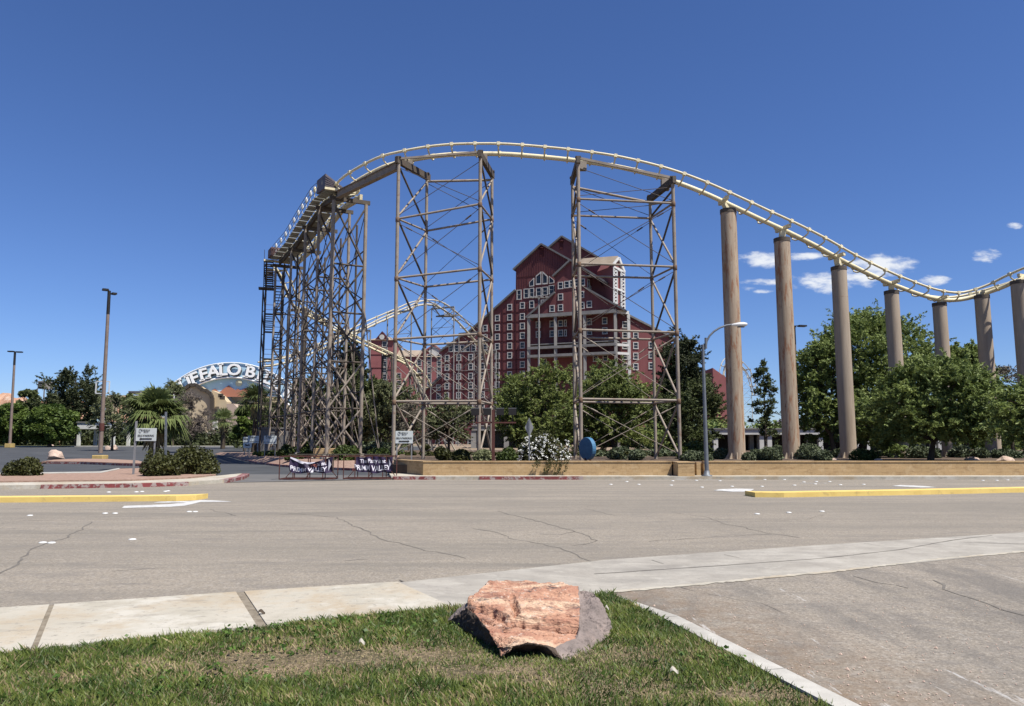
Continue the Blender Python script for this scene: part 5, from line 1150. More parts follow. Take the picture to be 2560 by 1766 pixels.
# barricades with sagging vinyl banners
def barricade(x0, x1, Y, dep, label, ban, sag, flip):
    o = thing('barricade', label, 'barricade', ((x0+x1)/2,Y,.02), 'rusty pipe barricades with purple banners'); ht = 1.02; S = .035
    mb = MB()
    for y in (Y,Y+dep): mb.bar((x0,y,ht), (x1,y,ht), S*1.3); mb.bar((x0,y,.06), (x1,y,.06), S*1.3)
    for x in (x0,x1): mb.bar((x,Y,.06),(x,Y+dep,.06),S); mb.bar((x,Y,ht),(x,Y+dep,ht),S)
    mb.build('frame_rail', M_RUST, o)
    n = 7
    for i in range(n+1):
        x = x0+(x1-x0)*i/n; MB().bar((x,Y+(dep if i%2 else 0),.06),(x,Y+(dep if i%2 else 0),ht),S).build('upright', M_RUST, o)
    mb = MB()
    for y in (Y+dep,):
        mb.bar((x0,y,.06),(x0+.55,y,.7),S*.8); mb.bar((x1,y,.06),(x1-.55,y,.7),S*.8); mb.bar((x0+.9,y,.06),(x0+1.4,y,.7),S*.8)
    mb.build('diagonal_brace', M_RUST, o)
    bx0, bx1 = ban; top, bot = ht-.02, .40
    def warp(u, v):   # u 0..1 along, v 0..1 up
        zt = top-sag*math.sin(math.pi*min(1,max(0,(u-.0)*1.0)))**1.3*(1-.25*u) if sag else top-.02*math.sin(math.pi*u*3)
        zb = bot-.10*math.sin(math.pi*u)-(.05*math.sin(u*9) if sag else .02*math.sin(u*14)); z = zb+(zt-zb)*v
        y = Y-.05-.05*math.sin(u*17+v*3)*(1 if sag else .6)-.035*math.sin(u*31+v*5); return Vector((bx0+(bx1-bx0)*u, y, z))
    nu, nv = 48, 10; vs = [warp(i/nu,j/nv) for j in range(nv+1) for i in range(nu+1)]
    mb = MB(); mb.add(vs, [(j*(nu+1)+i,j*(nu+1)+i+1,(j+1)*(nu+1)+i+1,(j+1)*(nu+1)+i) for j in range(nv) for i in range(nu)], True); bn = mb.build('banner', M_PURPLE, o)
    def word(s, u0, v0, size, m, wsc, nm='lettering', bold=.02):
        vs, fs = text_mb(s, 1.0, .0, bold); W_ = bx1-bx0; Hh = top-bot
        bm = bmesh.new(); vv = [bm.verts.new(v) for v in vs]
        for f in fs:
            try: bm.faces.new([vv[i] for i in f])
            except ValueError: pass
        bmesh.ops.triangulate(bm, faces=bm.faces); bmesh.ops.subdivide_edges(bm, edges=[e for e in bm.edges if e.calc_length() > .25], cuts=2, use_grid_fill=True)
        mb = MB(); bm.verts.ensure_lookup_table(); mb.add([warp(u0+v.co.x*size*wsc/W_, v0+v.co.y*size/Hh)+Vector((0,-.012,0)) for v in bm.verts], [tuple(x.index for x in f.verts) for f in bm.faces]); bm.free()
        mb.build(nm, m, bn)
    word('PRIMM VALLEY', .445, .27, .27, M_VWHITE, .88, bold=.025)
    word('The Party is at' , .46, .72, .22, M_VWHITE, .86) if not sag else word('is at', .74, .72, .24, M_VWHITE, 1.0)
    if sag: word('rty', .58, .70, .26, mat('orange_vinyl', (.55,.18,.12), None, .5), 1.0)
    q = [(.905,.1),(.975,.5),(.915,.93),(.89,.5)] if flip else [(.90,.25),(.90,.88),(.965,.5)]
    vs = []
    for a_, b_ in q: vs.append(warp(a_,b_)+Vector((0,-.013,0)))
    mb = MB(); mb.add(vs, [tuple(range(len(vs)))]); mb.build('arrow_shape', M_VWHITE, bn)
    if sag:   # white reverse folded over along the sag
        vs = []; nn = 16
        for i in range(nn+1):
            u = .01+.60*i/nn; p = warp(u,1.0); wd = .11*math.sin(math.pi*min(1,(i+2)/(nn+2)))**.7*(1-.25*i/nn); vs += [p+Vector((0,-.02,.005)), p+Vector((0,-.035,-wd))]
        mb = MB(); mb.add(vs, [(2*i,2*i+1,2*i+3,2*i+2) for i in range(nn)], True); mb.build('folded_edge', M_VWHITE, bn)
        vs = []
        for i in range(7): u = .50+.06*i/6; v = -.02+.09*i; vs += [warp(u,v)+Vector((0,-.03,0)), warp(u+.05-.006*i,v)+Vector((0,-.035,0))]
        mb = MB(); mb.add(vs, [(2*i,2*i+1,2*i+3,2*i+2) for i in range(6)], True); mb.build('fold', M_VWHITE, bn)
    return o
X = lambda px, Y: P(px,1198,Y).x
barricade(X(703,32.6), X(836,32.6), 32.3, .9, 'left rusty barricade whose purple banner sags with its white back folded over', (X(729,32.6), X(835,32.6)), .27, True)
barricade(X(862,33.0), X(986,33.0), 32.7, .9, 'right rusty barricade with a flat purple banner, touching the end of the tan wall', (X(893,33.0), X(984,33.0)), 0, False)
# horizontal tube behind barricades
mb = MB(); mb.bar((X(755,40),37.5,1.02),(X(990,40),37.5,1.02),.05)
for px in (770,860,965): mb.bar((X(px,40),37.5,.1),(X(px,40),37.5,1.02),.05)
tag(mb.build('pipe_rail', M_DSTEEL, loc=(X(870,40),37.5,.1)), 'thin horizontal pipe rail behind the two barricades', 'railing')
# low tan curved wall fragments at the trestle feet
mb = MB(); a, b = P(783,1128,52), P(842,1128,52); mb.box(((a.x+b.x)/2,52.2,.75), (b.x-a.x,.4,.9)); tag(mb.build('low_wall', M_WALL, loc=(a.x,52,.4), bevel=.02), 'short low tan wall at the feet of the trestle above the left barricade', 'wall')
# ---------------------------------------------------------------- rocks
def rock(name, label, px, pyb, w, h, Y, zg, m, seed, cat='boulder', group=None, sq=1.0):
    rnd = random.Random(seed); c = P(px, pyb, Y); W_ = w*Y/F/2; Hh = h*Y/F; bm = bmesh.new()
    for _ in range(26):
        a = rnd.uniform(0,2*math.pi); e = rnd.uniform(-.2,1)
        q = math.sqrt(max(0,1-max(0,e)**2)); bm.verts.new((math.cos(a)*W_*q*rnd.uniform(.8,1), math.sin(a)*W_*.8*q*rnd.uniform(.8,1), Hh*max(0,e)*rnd.uniform(.85,1)-.08 if e > 0 else -.12))
    r = bmesh.ops.convex_hull(bm, input=bm.verts); bmesh.ops.delete(bm, geom=[g for g in r['geom_interior'] if isinstance(g, bmesh.types.BMVert)], context='VERTS')
    bmesh.ops.subdivide_edges(bm, edges=bm.edges, cuts=2, use_grid_fill=True); bmesh.ops.triangulate(bm, faces=bm.faces)
    for v in bm.verts: v.co += Vector(mnoise.noise_vector(v.co*1.6/W_+Vector((seed,0,0))))*W_*.10
    me = bpy.data.meshes.new(name); bm.to_mesh(me); bm.free(); me.materials.append(m); o = bpy.data.objects.new(name, me); COL.objects.link(o); o.location = (c.x,Y,zg); WLOC[o.name] = Vector(o.location)
    return tag(o, label, cat, group)
rock('boulder','pale pink boulder at the left end of the kerbed gravel island',138,1150,46,25,66,.25,M_PINK,3)
rock('boulder','pale low boulder on the far lawn, left rock of the pair',270,1123,18,11,100,.72,M_PINK,5)
rock('boulder','pale low boulder on the far lawn, right rock of the pair',286,1123,20,12,99,.72,M_PINK,9)
rock('boulder','white boulder behind the tan wall just right of the first round pillar',1888,1145,22,17,45,.56,M_WHITE,11)
rock('boulder','low pink slab of rock between the fifth and sixth round pillars',2430,1152,44,14,44,.56,M_PINK,12)
rock('boulder','rounded pink rock left of the right edge tree trunk',2515,1155,50,18,42,.56,M_PINK,13)
rock('boulder','pale flat rock at the foot of the third and fourth round pillars',2196,1154,28,9,44,.56,M_PINK,14)
rock('boulder','small pale stone by the wall pier left of the first pillar',1782,1152,14,7,40,.56,M_PINK,15)
rock('boulder','flat pale stone between the second and third round pillars',2080,1152,40,8,46,.56,M_PINK,16)
rock('boulder','small red and white stone above the tan wall left of the flowering bush',1275,1150,18,9,38,.56,M_PINK,17)
rock('boulder','pale flat stone in the shade under the trees behind the far parking lot',126,1116,20,7,124,.9,M_PINK,21)
# artificial red rock formations on the left skyline
def crag(px0, px1, ytop, Y, seed, label):
    rnd = random.Random(seed); a, b = P(px0,1000,Y).x, P(px1,1000,Y).x; zt = P(px0,ytop,Y).z; nx, ny = 46, 18; vs = []
    for j in range(ny+1):
        for i in range(nx+1):
            u, v = i/nx, j/ny; x = a+(b-a)*u; y = Y+22*v; e = min(1,6*min(u,1-u)*1.0)**.5*min(1,(v*2.2))**.6
            n1 = mnoise.noise(Vector((x*.09+y*.05,y*.1,seed)))+.5*mnoise.noise(Vector((x*.3+y*.2,y*.35,seed+3)))
            z = .5+(zt-.5)*e*(.86+.22*n1); z = z*.6+.4*(round((z+x*.12)/1.6)*1.6-x*.12); vs.append((x+1.2*n1,y,max(.4,z)))
    mb = MB(); mb.add(vs, [(j*(nx+1)+i,j*(nx+1)+i+1,(j+1)*(nx+1)+i+1,(j+1)*(nx+1)+i) for j in range(ny) for i in range(nx)])
    tag(mb.build('rock_formation', M_REDROCK, loc=(a,Y,.5)), label, 'rock formation')
crag(-120, 135, 968, 200, 2, 'jagged red and cream rock formation on the skyline at the far left')
crag(255, 300, 978, 205, 8, 'small red rock outcrop on the skyline right of the near lamp pole')
# white stump, wood post etc. near the far lawn
for px, w_, h_, lab in ((125,8,15,'pale square stone pillar in the shade behind the far parking lot'),(283,7,24,'tan palm stump standing behind the pale boulders')):
    c = P(px,1110,123); hh = h_*123/F; rr = w_*123/F/2; t = MB(); t.lathe((c.x,123,.9), [(rr,0),(rr*.9,hh*.5),(rr*.95,hh)], 8 if px > 200 else 4); tag(t.build('stone_pillar' if px < 200 else 'palm_stump', M_PINK, loc=(c.x,123,.9)), lab, 'pillar' if px < 200 else 'stump')
# ---------------------------------------------------------------- hero boulder
def hero():
    zl = .12
    d0 = lambda px, py: G(px, py, zl-.03)
    V = {
     'A': P(1166,1521,6.243), 'A2': P(1182,1502,6.464), 'B': P(1196,1488,6.630), 'C': P(1222,1464,6.962), 'D': P(1300,1463,7.127), 'E': P(1395,1465,7.072), 'F': P(1450,1484,6.740),
     'F2': P(1455,1522,6.354), 'H': P(1452,1572,5.945), 'I': P(1443,1600,5.746), 'J': P(1388,1627,5.547), 'K': P(1362,1620,5.503), 'L': P(1320,1613,5.481), 'M': P(1285,1622,5.448), 'N': P(1268,1633,5.415), 'O': P(1250,1652,5.480),
     'P': P(1238,1620,5.525), 'Q': P(1215,1580,5.746), 'R': P(1182,1537,6.077),
    }
    bot = {'a': d0(1100,1590)+Vector((0,.30,.0)), 'b': d0(1135,1605)+Vector((.05,.12,0)), 'c': d0(1190,1632)+Vector((.05,.14,0)), 'd': d0(1250,1660)+Vector((.03,.16,0)), 'e': d0(1330,1668)+Vector((0,.30,0)), 'f': d0(1385,1676)+Vector((0,.2,0)), 'g': d0(1416,1668), 'h': d0(1480,1638), 'i': d0(1540,1592), 'j': d0(1525,1570)+Vector((0,.1,0)),
           'k': d0(1470,1530)+Vector((0,.2,0)), 'l': d0(1300,1528)+Vector((0,.35,0)), 'm': d0(1190,1540)+Vector((0,.2,0))}
    S = {'S': P(1485,1484,6.630), 'T': P(1500,1510,6.409), 'U': P(1522,1550,6.188), 'W': P(1476,1560,6.022), 'X': P(1478,1492,6.575)}
    allv = {**V, **bot, **S}; keys = list(allv); idx = {k: i for i, k in enumerate(keys)}
    F_ = [('A','A2','B','C','D','E','F','F2','H','I','J','K','L','M','N','O','P','Q','R'),
          ('A','R','Q','P','O','d','c','b','a'), ('O','N','M','L','K','J','g','f','e','d'), ('J','I','H','W','i','h','g'), ('H','F2','F','X','W'), ('W','X','S','T','U','i'),
          ('F','k','S','X'), ('S','k','j','U','T'), ('U','j','i'), ('A','a','m','B','A2'), ('B','m','l','D','C'), ('D','l','k','F','E'), ('a','b','c','d','e','f','g','h','i','j','k','l','m')]
    bm = bmesh.new(); vv = [bm.verts.new(allv[k]) for k in keys]
    lay = bm.faces.layers.int.new('grp')
    for gi, f in enumerate(F_):
        fc = bm.faces.new([vv[idx[k]] for k in f]); fc[lay] = gi
    bmesh.ops.recalc_face_normals(bm, faces=bm.faces)
    bmesh.ops.triangulate(bm, faces=bm.faces, quad_method='BEAUTY', ngon_method='BEAUTY')
    for it in range(8):
        bmesh.ops.subdivide_edges(bm, edges=[e for e in bm.edges if e.calc_length() > .011], cuts=1, use_grid_fill=True); bmesh.ops.triangulate(bm, faces=[f for f in bm.faces if len(f.verts) > 3])
        if it == 1: bmesh.ops.smooth_vert(bm, verts=[v for v in bm.verts], factor=.22, use_axis_x=True, use_axis_y=True, use_axis_z=True)
    bm.normal_update()
    def prj(p):
        q = Vector((p.x, p.y, p.z-EYE)); c_, s_ = math.cos(PITCH), math.sin(PITCH); dd = q.y*c_+q.z*s_; return Vector((CX+F*q.x/dd, CY-F*(-q.y*s_+q.z*c_)/dd))
    crk = [([(1164,1524),(1200,1528),(1232,1537),(1256,1552),(1276,1563),(1305,1562),(1340,1567),(1392,1572),(1452,1578)], 8, .10),
           ([(1356,1553),(1390,1554),(1425,1556)], 4, .035), ([(1276,1505),(1284,1522),(1290,1540),(1280,1562)], 11, .06), ([(1200,1552),(1232,1562)], 5, .04), ([(1228,1500),(1262,1512),(1284,1520)], 5, .025),
           ([(1254,1566),(1264,1580),(1300,1578)], 5, .03), ([(1300,1490),(1360,1496),(1420,1500)], 4, .014), ([(1330,1590),(1400,1596)], 4, .014)]
    def dseg(p, a, b):
        ab = b-a; t = max(0,min(1,(p-a).dot(ab)/ab.length_squared)); return (p-a-ab*t).length
    line = crk[0][0]
    for v in bm.verts:
        p = v.co; n = v.normal; gs = {f[lay] for f in v.link_faces}; top = 0 in gs
        d = .020*mnoise.noise(p*5)+.010*mnoise.noise(p*13)
        if top:
            q = Vector((p.x*1.6, p.y*3.2, p.z*4.5)); d += .026*mnoise.noise(q*1.6)-.02*max(0,mnoise.noise(q*3+Vector((7,0,0))))
            pp = prj(p); wob = 1.2*mnoise.noise(p*9)
            for pts_, w_, dep in crk:
                for a, b in zip(pts_[:-1], pts_[1:]):
                    s = dseg(pp, Vector(a), Vector(b))+wob
                    if s < w_: d -= dep*(1-max(0,s)/w_)**.6*.6
            yl = np.interp(pp.x, [q[0] for q in line], [q[1] for q in line])
            e_ = (yl-pp.y)/9.0; d += .028*math.tanh(e_)*(1 if e_ > 0 else math.exp(e_/4))
        else: d += .010*mnoise.noise(Vector((p.x*14,p.y*14,p.z*5)))
        v.co = p+n*d
    bmesh.ops.smooth_vert(bm, verts=[v for v in bm.verts], factor=.5, use_axis_x=True, use_axis_y=True, use_axis_z=True)
    bmesh.ops.smooth_vert(bm, verts=[v for v in bm.verts], factor=.5, use_axis_x=True, use_axis_y=True, use_axis_z=True)
    bm.normal_update()
    for v in bm.verts:
        p = v.co.copy(); q = Vector((p.x*1.2, p.y*2, p.z*2.6)); v.co = p+v.normal*(.007*mnoise.noise(q*14)+.006*mnoise.noise(p*30)+.004*mnoise.noise(p*62))
    bm.normal_update()
    me = bpy.data.meshes.new('boulder'); lays = [f[lay] for f in bm.faces]
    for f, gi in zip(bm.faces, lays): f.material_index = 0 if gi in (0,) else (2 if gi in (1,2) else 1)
    bm.to_mesh(me); bm.free(); me.polygons.foreach_set('use_smooth', [False]*len(me.polygons))
    mo = mat('boulder_sandstone', (.54,.305,.20), (.34,.15,.10), .9, scale=2.2, bump=.9, bscale=30, lo=.35, hi=.62, stretch=(.8,2,5),
        extra=chain(overlay((.74,.54,.37), 1.5, .50, .62, .8, stretch=(1,2,4), w=2), overlay((.24,.12,.085), 2.6, .52, .62, .85, stretch=(1,1.6,3.5), w=6), overlay((.11,.09,.085), 5, .58, .64, .85, stretch=(1,1.5,2), w=3), overlay((.70,.60,.50), 14, .57, .64, .6, w=9), overlay((.30,.17,.12), 22, .54, .62, .6, w=19)))
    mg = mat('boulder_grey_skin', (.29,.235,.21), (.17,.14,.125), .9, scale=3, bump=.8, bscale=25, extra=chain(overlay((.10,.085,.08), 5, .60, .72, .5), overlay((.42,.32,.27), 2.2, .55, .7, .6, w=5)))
    mu = mat('boulder_painted_shade', (.095,.068,.05), (.05,.037,.028), .95, scale=4, bump=.9, bscale=20)  # shade under the rim painted into the left and front faces
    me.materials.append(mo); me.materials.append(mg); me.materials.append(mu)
    o = bpy.data.objects.new('boulder', me); COL.objects.link(o)
    c = G(1320,1640,zl); me.transform(Matrix.Translation(-c)); c = c+Vector((0,0,.02)); o.location = c; WLOC[o.name] = c
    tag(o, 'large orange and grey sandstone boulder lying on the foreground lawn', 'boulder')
hero()
# ---------------------------------------------------------------- vegetation
def leaves(c, rng, size, el=.5, upb=.35, jit=.35):
    """diamond leaves at centres c; returns verts, faces"""
    n = len(c); a = rng.normal(size=(n,3)); a[:,2] *= (1-upb); a /= np.linalg.norm(a,axis=1)[:,None]+1e-9
    b = rng.normal(size=(n,3)); b -= a*(a*b).sum(1)[:,None]; b /= np.linalg.norm(b,axis=1)[:,None]+1e-9
    s = size*(1+jit*rng.normal(size=(n,1))).clip(.35,2); A = a*s; B = b*s*el
    V = np.stack([c+A, c+B, c-A, c-B], 1).reshape(-1,3); return V, np.arange(4*n).reshape(-1,4)
def clump_points(rng, centres, radii, n, shell=.55, flat=.8):
    k = rng.integers(0, len(centres), n); d = rng.normal(size=(n,3)); d /= np.linalg.norm(d,axis=1)[:,None]; r = (shell+(1-shell)*rng.random((n,1)))*1.0
    r = np.where(rng.random((n,1)) < .25, rng.random((n,1))**.5, r)
    p = d*r*radii[k][:,None]; p[:,2] *= flat; return centres[k]+p, k
def tree(label, px0, px1, pyt, pyb, base_px, Y, leaf, kind='broad', seed=1, n=14000, size=.2, el=.45, clumps=42, cr=.26, group=None, trunk=.16, zg=None, cat='tree', name=None, bark=None, lean=0, taper=0.0, ry=.85, fill=.88):
    if kind == 'pine': size *= .72; n = int(n*1.5); el = .3
    rng = np.random.default_rng(seed); rnd = random.Random(seed)
    zg = zg if zg is not None else (.55 if (Y < 112 and px0 > 640) else H(0,Y))
    a, b = P(px0,(pyt+pyb)/2,Y), P(px1,(pyt+pyb)/2,Y); zt, zb = P(px0,pyt,Y).z, P(px0,pyb,Y).z
    c = np.array([(a.x+b.x)/2, Y, (zt+zb)/2]); rx = (b.x-a.x)/2; rz = (zt-zb)/2; base = Vector((P(base_px,1100,Y).x, Y, zg))
    o = thing(name or {'pine':'pine_tree','broad':'tree','mesquite':'mesquite_tree','dead':'bare_tree'}.get(kind,'tree'), label, cat, base, group)
    if kind == 'pine':
        d = rng.normal(size=(clumps,3)); d /= np.linalg.norm(d,axis=1)[:,None]; C = d*(rng.random((clumps,1))**(.42)*fill+.03)
    else:      # dome: widest below the middle, filled to the skirt
        z = rng.uniform(-1,1,clumps); az = rng.uniform(0,2*math.pi,clumps); R_ = np.where(z > -.25, np.clip(1-np.abs((z+.25)/1.25)**2.6,0,1)**.45, np.clip(1-((z+.25)/.9)**2,0,1)**.5); rr = rng.random(clumps)**.45*fill*1.05
        C = np.stack([np.cos(az)*R_*rr, np.sin(az)*R_*rr, z*.82], 1)
    if taper: C[:,0] *= np.clip(1-taper*(C[:,2]+.6),.15,1.2); C[:,1] *= np.clip(1-taper*(C[:,2]+.6),.15,1.2)
    C = c+C*np.array([rx,rx*ry,rz]); rad = cr*min(rx,rz*1.4)*(.7+.6*rng.random(clumps))
    if kind in ('mesquite','pine'):     # feathery sprays that fan out of every clump
        ns = clumps*16; ki = rng.integers(0, clumps, ns); ctr = c-np.array([0,0,rz*.9]); o_ = C[ki]+rng.normal(size=(ns,3))*rad[ki][:,None]*.35
        dr = (C[ki]-ctr); dr /= np.linalg.norm(dr,axis=1)[:,None]+1e-6; dr = dr*.75+rng.normal(size=(ns,3))*.6; dr[:,2] = dr[:,2]*.75; dr /= np.linalg.norm(dr,axis=1)[:,None]; Ls = rad[ki]*(.6+.9*rng.random(ns))
        si = rng.integers(0, ns, n); t = rng.random(n)**.8; pts = o_[si]+dr[si]*(Ls[si]*t)[:,None]+rng.normal(size=(n,3))*(.05*rad[ki[si]]*(1.6-t))[:,None]; pts[:,2] -= (t**2)*Ls[si]*(.22 if kind == 'mesquite' else .02); k = ki[si]
    elif kind == 'pine': pts, k = clump_points(rng, C, rad, n, .4, .55)
    elif kind == 'mesquite': pts, k = clump_points(rng, C, rad, n, .3, .75)
    else: pts, k = clump_points(rng, C, rad, n, .6, .8)
    V, Fc = leaves(pts, rng, size, el, .3); tint = np.repeat((rng.random(clumps)[k]*.5+rng.random(n)*.5), 4)
    np_mesh('crown', V, Fc, leaf, o, tint=tint)
    tr = trunk*Y/60 if trunk > 0 else 0; bark = bark or M_BARK; mb = MB(); top = Vector((c[0],c[1],c[2]-rz*.45)); m = base.lerp(top,.5)+Vector((lean,0,0)); tw_ = trunk
    mb.pipe([base-Vector((0,0,.1)), base.lerp(m,.5), m, top], [tw_*1.35,tw_,tw_*.85,tw_*.6], 8)
    if kind in ('pine',): mb.pipe([top, Vector((c[0],c[1],zt-rz*.15))], [tw_*.6,.04], 6)
    order = rng.permutation(clumps)[:16]
    for i in order:
        q = Vector(C[i]); s = (m if q.z < top.z+rz*.3 else top) if kind != 'pine' else Vector((c[0],c[1],max(zb,q.z-rad[i])))
        mid = s.lerp(q,.5)+Vector((rnd.uniform(-.3,.3),rnd.uniform(-.3,.3),rnd.uniform(0,.4))); mb.pipe([s,mid,q], [tw_*.5,tw_*.3,.03], 5)
    mb.build('trunk', bark, o); return o
def shrub(label, px0, px1, pyt, pyb, Y, zg, leaf, seed=1, n=2600, size=.07, el=.55, lumps=9, group=None, name='shrub', cat='shrub', stems=True, ry=.8):
    rng = np.random.default_rng(seed); a, b = P(px0,pyb,Y), P(px1,pyb,Y); w = (b.x-a.x)/2; cx = (a.x+b.x)/2; h = P(px0,pyt,Y).z-zg
    o = thing(name, label, cat, (cx,Y,zg), group)
    d = rng.normal(size=(lumps,3)); d[:,2] = np.abs(d[:,2]); d /= np.linalg.norm(d,axis=1)[:,None]; C = np.array([cx,Y,zg+h*.12])+d*np.array([w*.55,w*ry*.55,h*.55]); C[0] = (cx,Y,zg+h*.45)
    rad = np.minimum(w*.52, h*.62)*(.8+.35*rng.random(lumps)); rad[0] = min(w,h)*.62
    pts, k = clump_points(rng, C, rad, n, .72, .9); ok = pts[:,2] > zg-.02; pts = pts[ok]; k = k[ok]
    V, Fc = leaves(pts, rng, size, el, .1); np_mesh('foliage', V, Fc, leaf, o, tint=np.repeat(rng.random(lumps)[k]*.4+rng.random(len(k))*.6, 4))
    mb = MB(); rnd = random.Random(seed)
    for i in range(min(lumps,7)):
        q = Vector(C[i]); b0 = Vector((cx+rnd.uniform(-.1,.1)*w,Y+rnd.uniform(-.1,.1),zg-.05)); mb.pipe([b0,b0.lerp(q,.5)+Vector((0,0,.05)),q], [.03,.02,.008], 4)
    mb.build('stem', M_BARK, o); return o
GL = 'trees beyond the left parking lot'; GH = 'trees in front of the hotel'; GR = 'trees among the round pillars'
tree('round bright green tree at the left edge behind the thin lamp pole',-40,78,1008,1108,22,118,L_BROAD,seed=2,n=24000,size=.26,clumps=70,trunk=.3,group=GL)
tree('round bright green tree in front of the dark pine, left of the white shelter',66,186,1012,1110,125,116,L_BROAD,seed=3,n=24000,size=.26,clumps=70,trunk=.3,group=GL)
tree('dark green bushy tree topping the red rocks between two green trees',36,104,972,1060,70,150,L_PINE2,seed=4,n=7000,size=.32,clumps=26,trunk=.3,group=GL)
tree('big dark round-topped pine towering over the left parking lot',100,272,916,1095,195,132,L_PINE,'pine',seed=5,n=30000,size=.30,el=.4,clumps=90,cr=.20,trunk=.4,group=GL,fill=.86)
tree('thin grey-olive tree right of the tall near lamp pole',236,330,985,1092,282,95,L_OLIVE,'mesquite',seed=6,n=9000,size=.16,el=.3,clumps=40,trunk=.14,group=GL)
tree('small dark green tree on the skyline right of the near lamp pole',298,352,984,1050,322,150,L_PINE2,seed=7,n=4000,size=.32,clumps=18,trunk=.25,group=GL)
tree('bare purplish grey tree in front of the mission parapet right of the big palm',425,528,985,1100,478,88,L_TWIG,'mesquite',seed=8,n=11000,size=.22,el=.09,clumps=44,trunk=.14,name='bare_tree',group=GL)
tree('feathery dark treetop left of the arched sign letters',398,470,955,1040,432,120,L_OLIVE,'mesquite',seed=9,n=5000,size=.22,el=.25,clumps=26,trunk=.2,group=GL)
tree('green leafy tree under the palms left of the block house',575,655,1010,1112,612,92,L_BROAD,seed=10,n=8000,size=.2,clumps=30,trunk=.15,group=GL)
tree('tall dark pine behind the trestle',806,942,858,1085,876,84,L_PINE,'pine',seed=12,n=46000,size=.24,clumps=90,cr=.26,trunk=.25,group=GH,taper=.55)
tree('dark spreading pine inside the trestle legs',722,872,938,1128,800,84,L_PINE2,'pine',seed=13,n=42000,size=.24,clumps=80,cr=.26,trunk=.22,group=GH)
tree('mid green pine between the trestle and the first tower',825,975,940,1122,900,78,L_PINE2,'pine',seed=14,n=42000,size=.22,clumps=80,cr=.26,trunk=.2,group=GH)
tree('light green mesquite behind the left leg of the first tower',905,1045,955,1115,975,74,L_OLIVE,'mesquite',seed=15,n=26000,size=.15,el=.3,clumps=46,trunk=.14,group=GH)
tree('grey twiggy mesquite behind the left self-parking arrow sign',985,1075,1000,1115,1030,70,L_GREYT,'mesquite',seed=16,n=6000,size=.15,el=.14,clumps=36,trunk=.14,group=GH)
tree('olive mesquite inside the first tower in front of the red hotel',1060,1185,1004,1100,1122,72,L_OLIVE,'mesquite',seed=17,n=17000,size=.15,el=.25,clumps=42,trunk=.13,group=GH)
tree('small green tree left of the trestle feet beside the signs',640,735,1000,1120,690,82,L_PINE2,'pine',seed=18,n=6500,size=.2,clumps=30,trunk=.14,group=GH)
tree('bright green palo verde covering the lower left of the hotel centre',1245,1462,914,1118,1350,70,L_PALO,'mesquite',seed=20,n=56000,size=.13,el=.32,clumps=72,cr=.24,trunk=.2,group=GH)
tree('low green palo verde mass left of the big one, above the flood lights',1228,1345,975,1062,1300,76,L_PALO,'mesquite',seed=21,n=11000,size=.13,el=.32,clumps=36,cr=.28,trunk=.15,group=GH)
tree('green palo verde between the legs of the right tower',1430,1655,908,1115,1540,71,L_PALO,'mesquite',seed=22,n=56000,size=.13,el=.32,clumps=72,cr=.24,trunk=.22,group=GH,lean=-.5)
tree('shaded dark green tree under the palo verde crowns behind the blue disc',1370,1640,960,1120,1500,80,L_MESQ,'mesquite',seed=23,n=26000,size=.19,el=.3,clumps=48,cr=.28,trunk=.2,group=GH,lean=.6)
tree('tall dark pine right of the red hotel behind the street lamp',1632,1785,808,1120,1712,74,L_PINE,'pine',seed=24,n=42000,size=.2,clumps=130,cr=.24,trunk=.26,group=GH,taper=.2)
tree('olive pine low between the right tower and the street lamp',1630,1812,955,1130,1735,66,L_PINE2,'pine',seed=25,n=26000,size=.17,clumps=60,cr=.25,trunk=.18,group=GH)
tree('sparse young pine between the first and second round pillars',1858,1965,885,1135,1912,60,L_PINE2,'pine',seed=26,n=8500,size=.13,clumps=70,cr=.15,trunk=.1,group=GR,taper=.45)
tree('huge feathery mesquite behind the second, third and fourth pillars',1985,2365,776,1122,2150,66,L_MESQ,'mesquite',seed=27,n=120000,size=.13,el=.32,clumps=240,cr=.16,trunk=.34,group=GR)
tree('rounded mesquite between the second and third pillars, left shoulder of the huge one',1980,2150,846,1120,2085,64,L_MESQ,'mesquite',seed=34,n=42000,size=.13,el=.32,clumps=90,cr=.2,trunk=.2,group=GR)
tree('bright green mesquite in front of the fifth and sixth pillars',2190,2490,900,1112,2322,43.5,L_MESQ,'mesquite',seed=28,n=90000,size=.10,el=.32,clumps=180,cr=.17,trunk=.16,group=GR,zg=.55)
tree('upright mesquite behind the sixth pillar',2320,2510,855,1115,2412,60,L_MESQ,'mesquite',seed=29,n=34000,size=.16,el=.32,clumps=64,cr=.22,trunk=.2,group=GR)
tree('thin grey-green tree seen between the sixth and seventh pillars',2455,2590,905,1100,2530,64,L_GREYT,'mesquite',seed=30,n=7000,size=.15,el=.2,clumps=44,cr=.22,trunk=.14,group=GR)
tree('near dark-trunked mesquite hanging into the frame at the right edge',2480,2880,925,1130,2572,35.9,L_MESQ,'mesquite',seed=31,n=60000,size=.10,el=.32,clumps=160,cr=.19,trunk=.22,group=GR,zg=.55)
tree('shady mesquite low behind the fourth pillar',2110,2320,1000,1130,2262,52,L_MESQ,'mesquite',seed=33,n=20000,size=.13,el=.3,clumps=40,cr=.26,trunk=.15,group=GR,zg=.55)
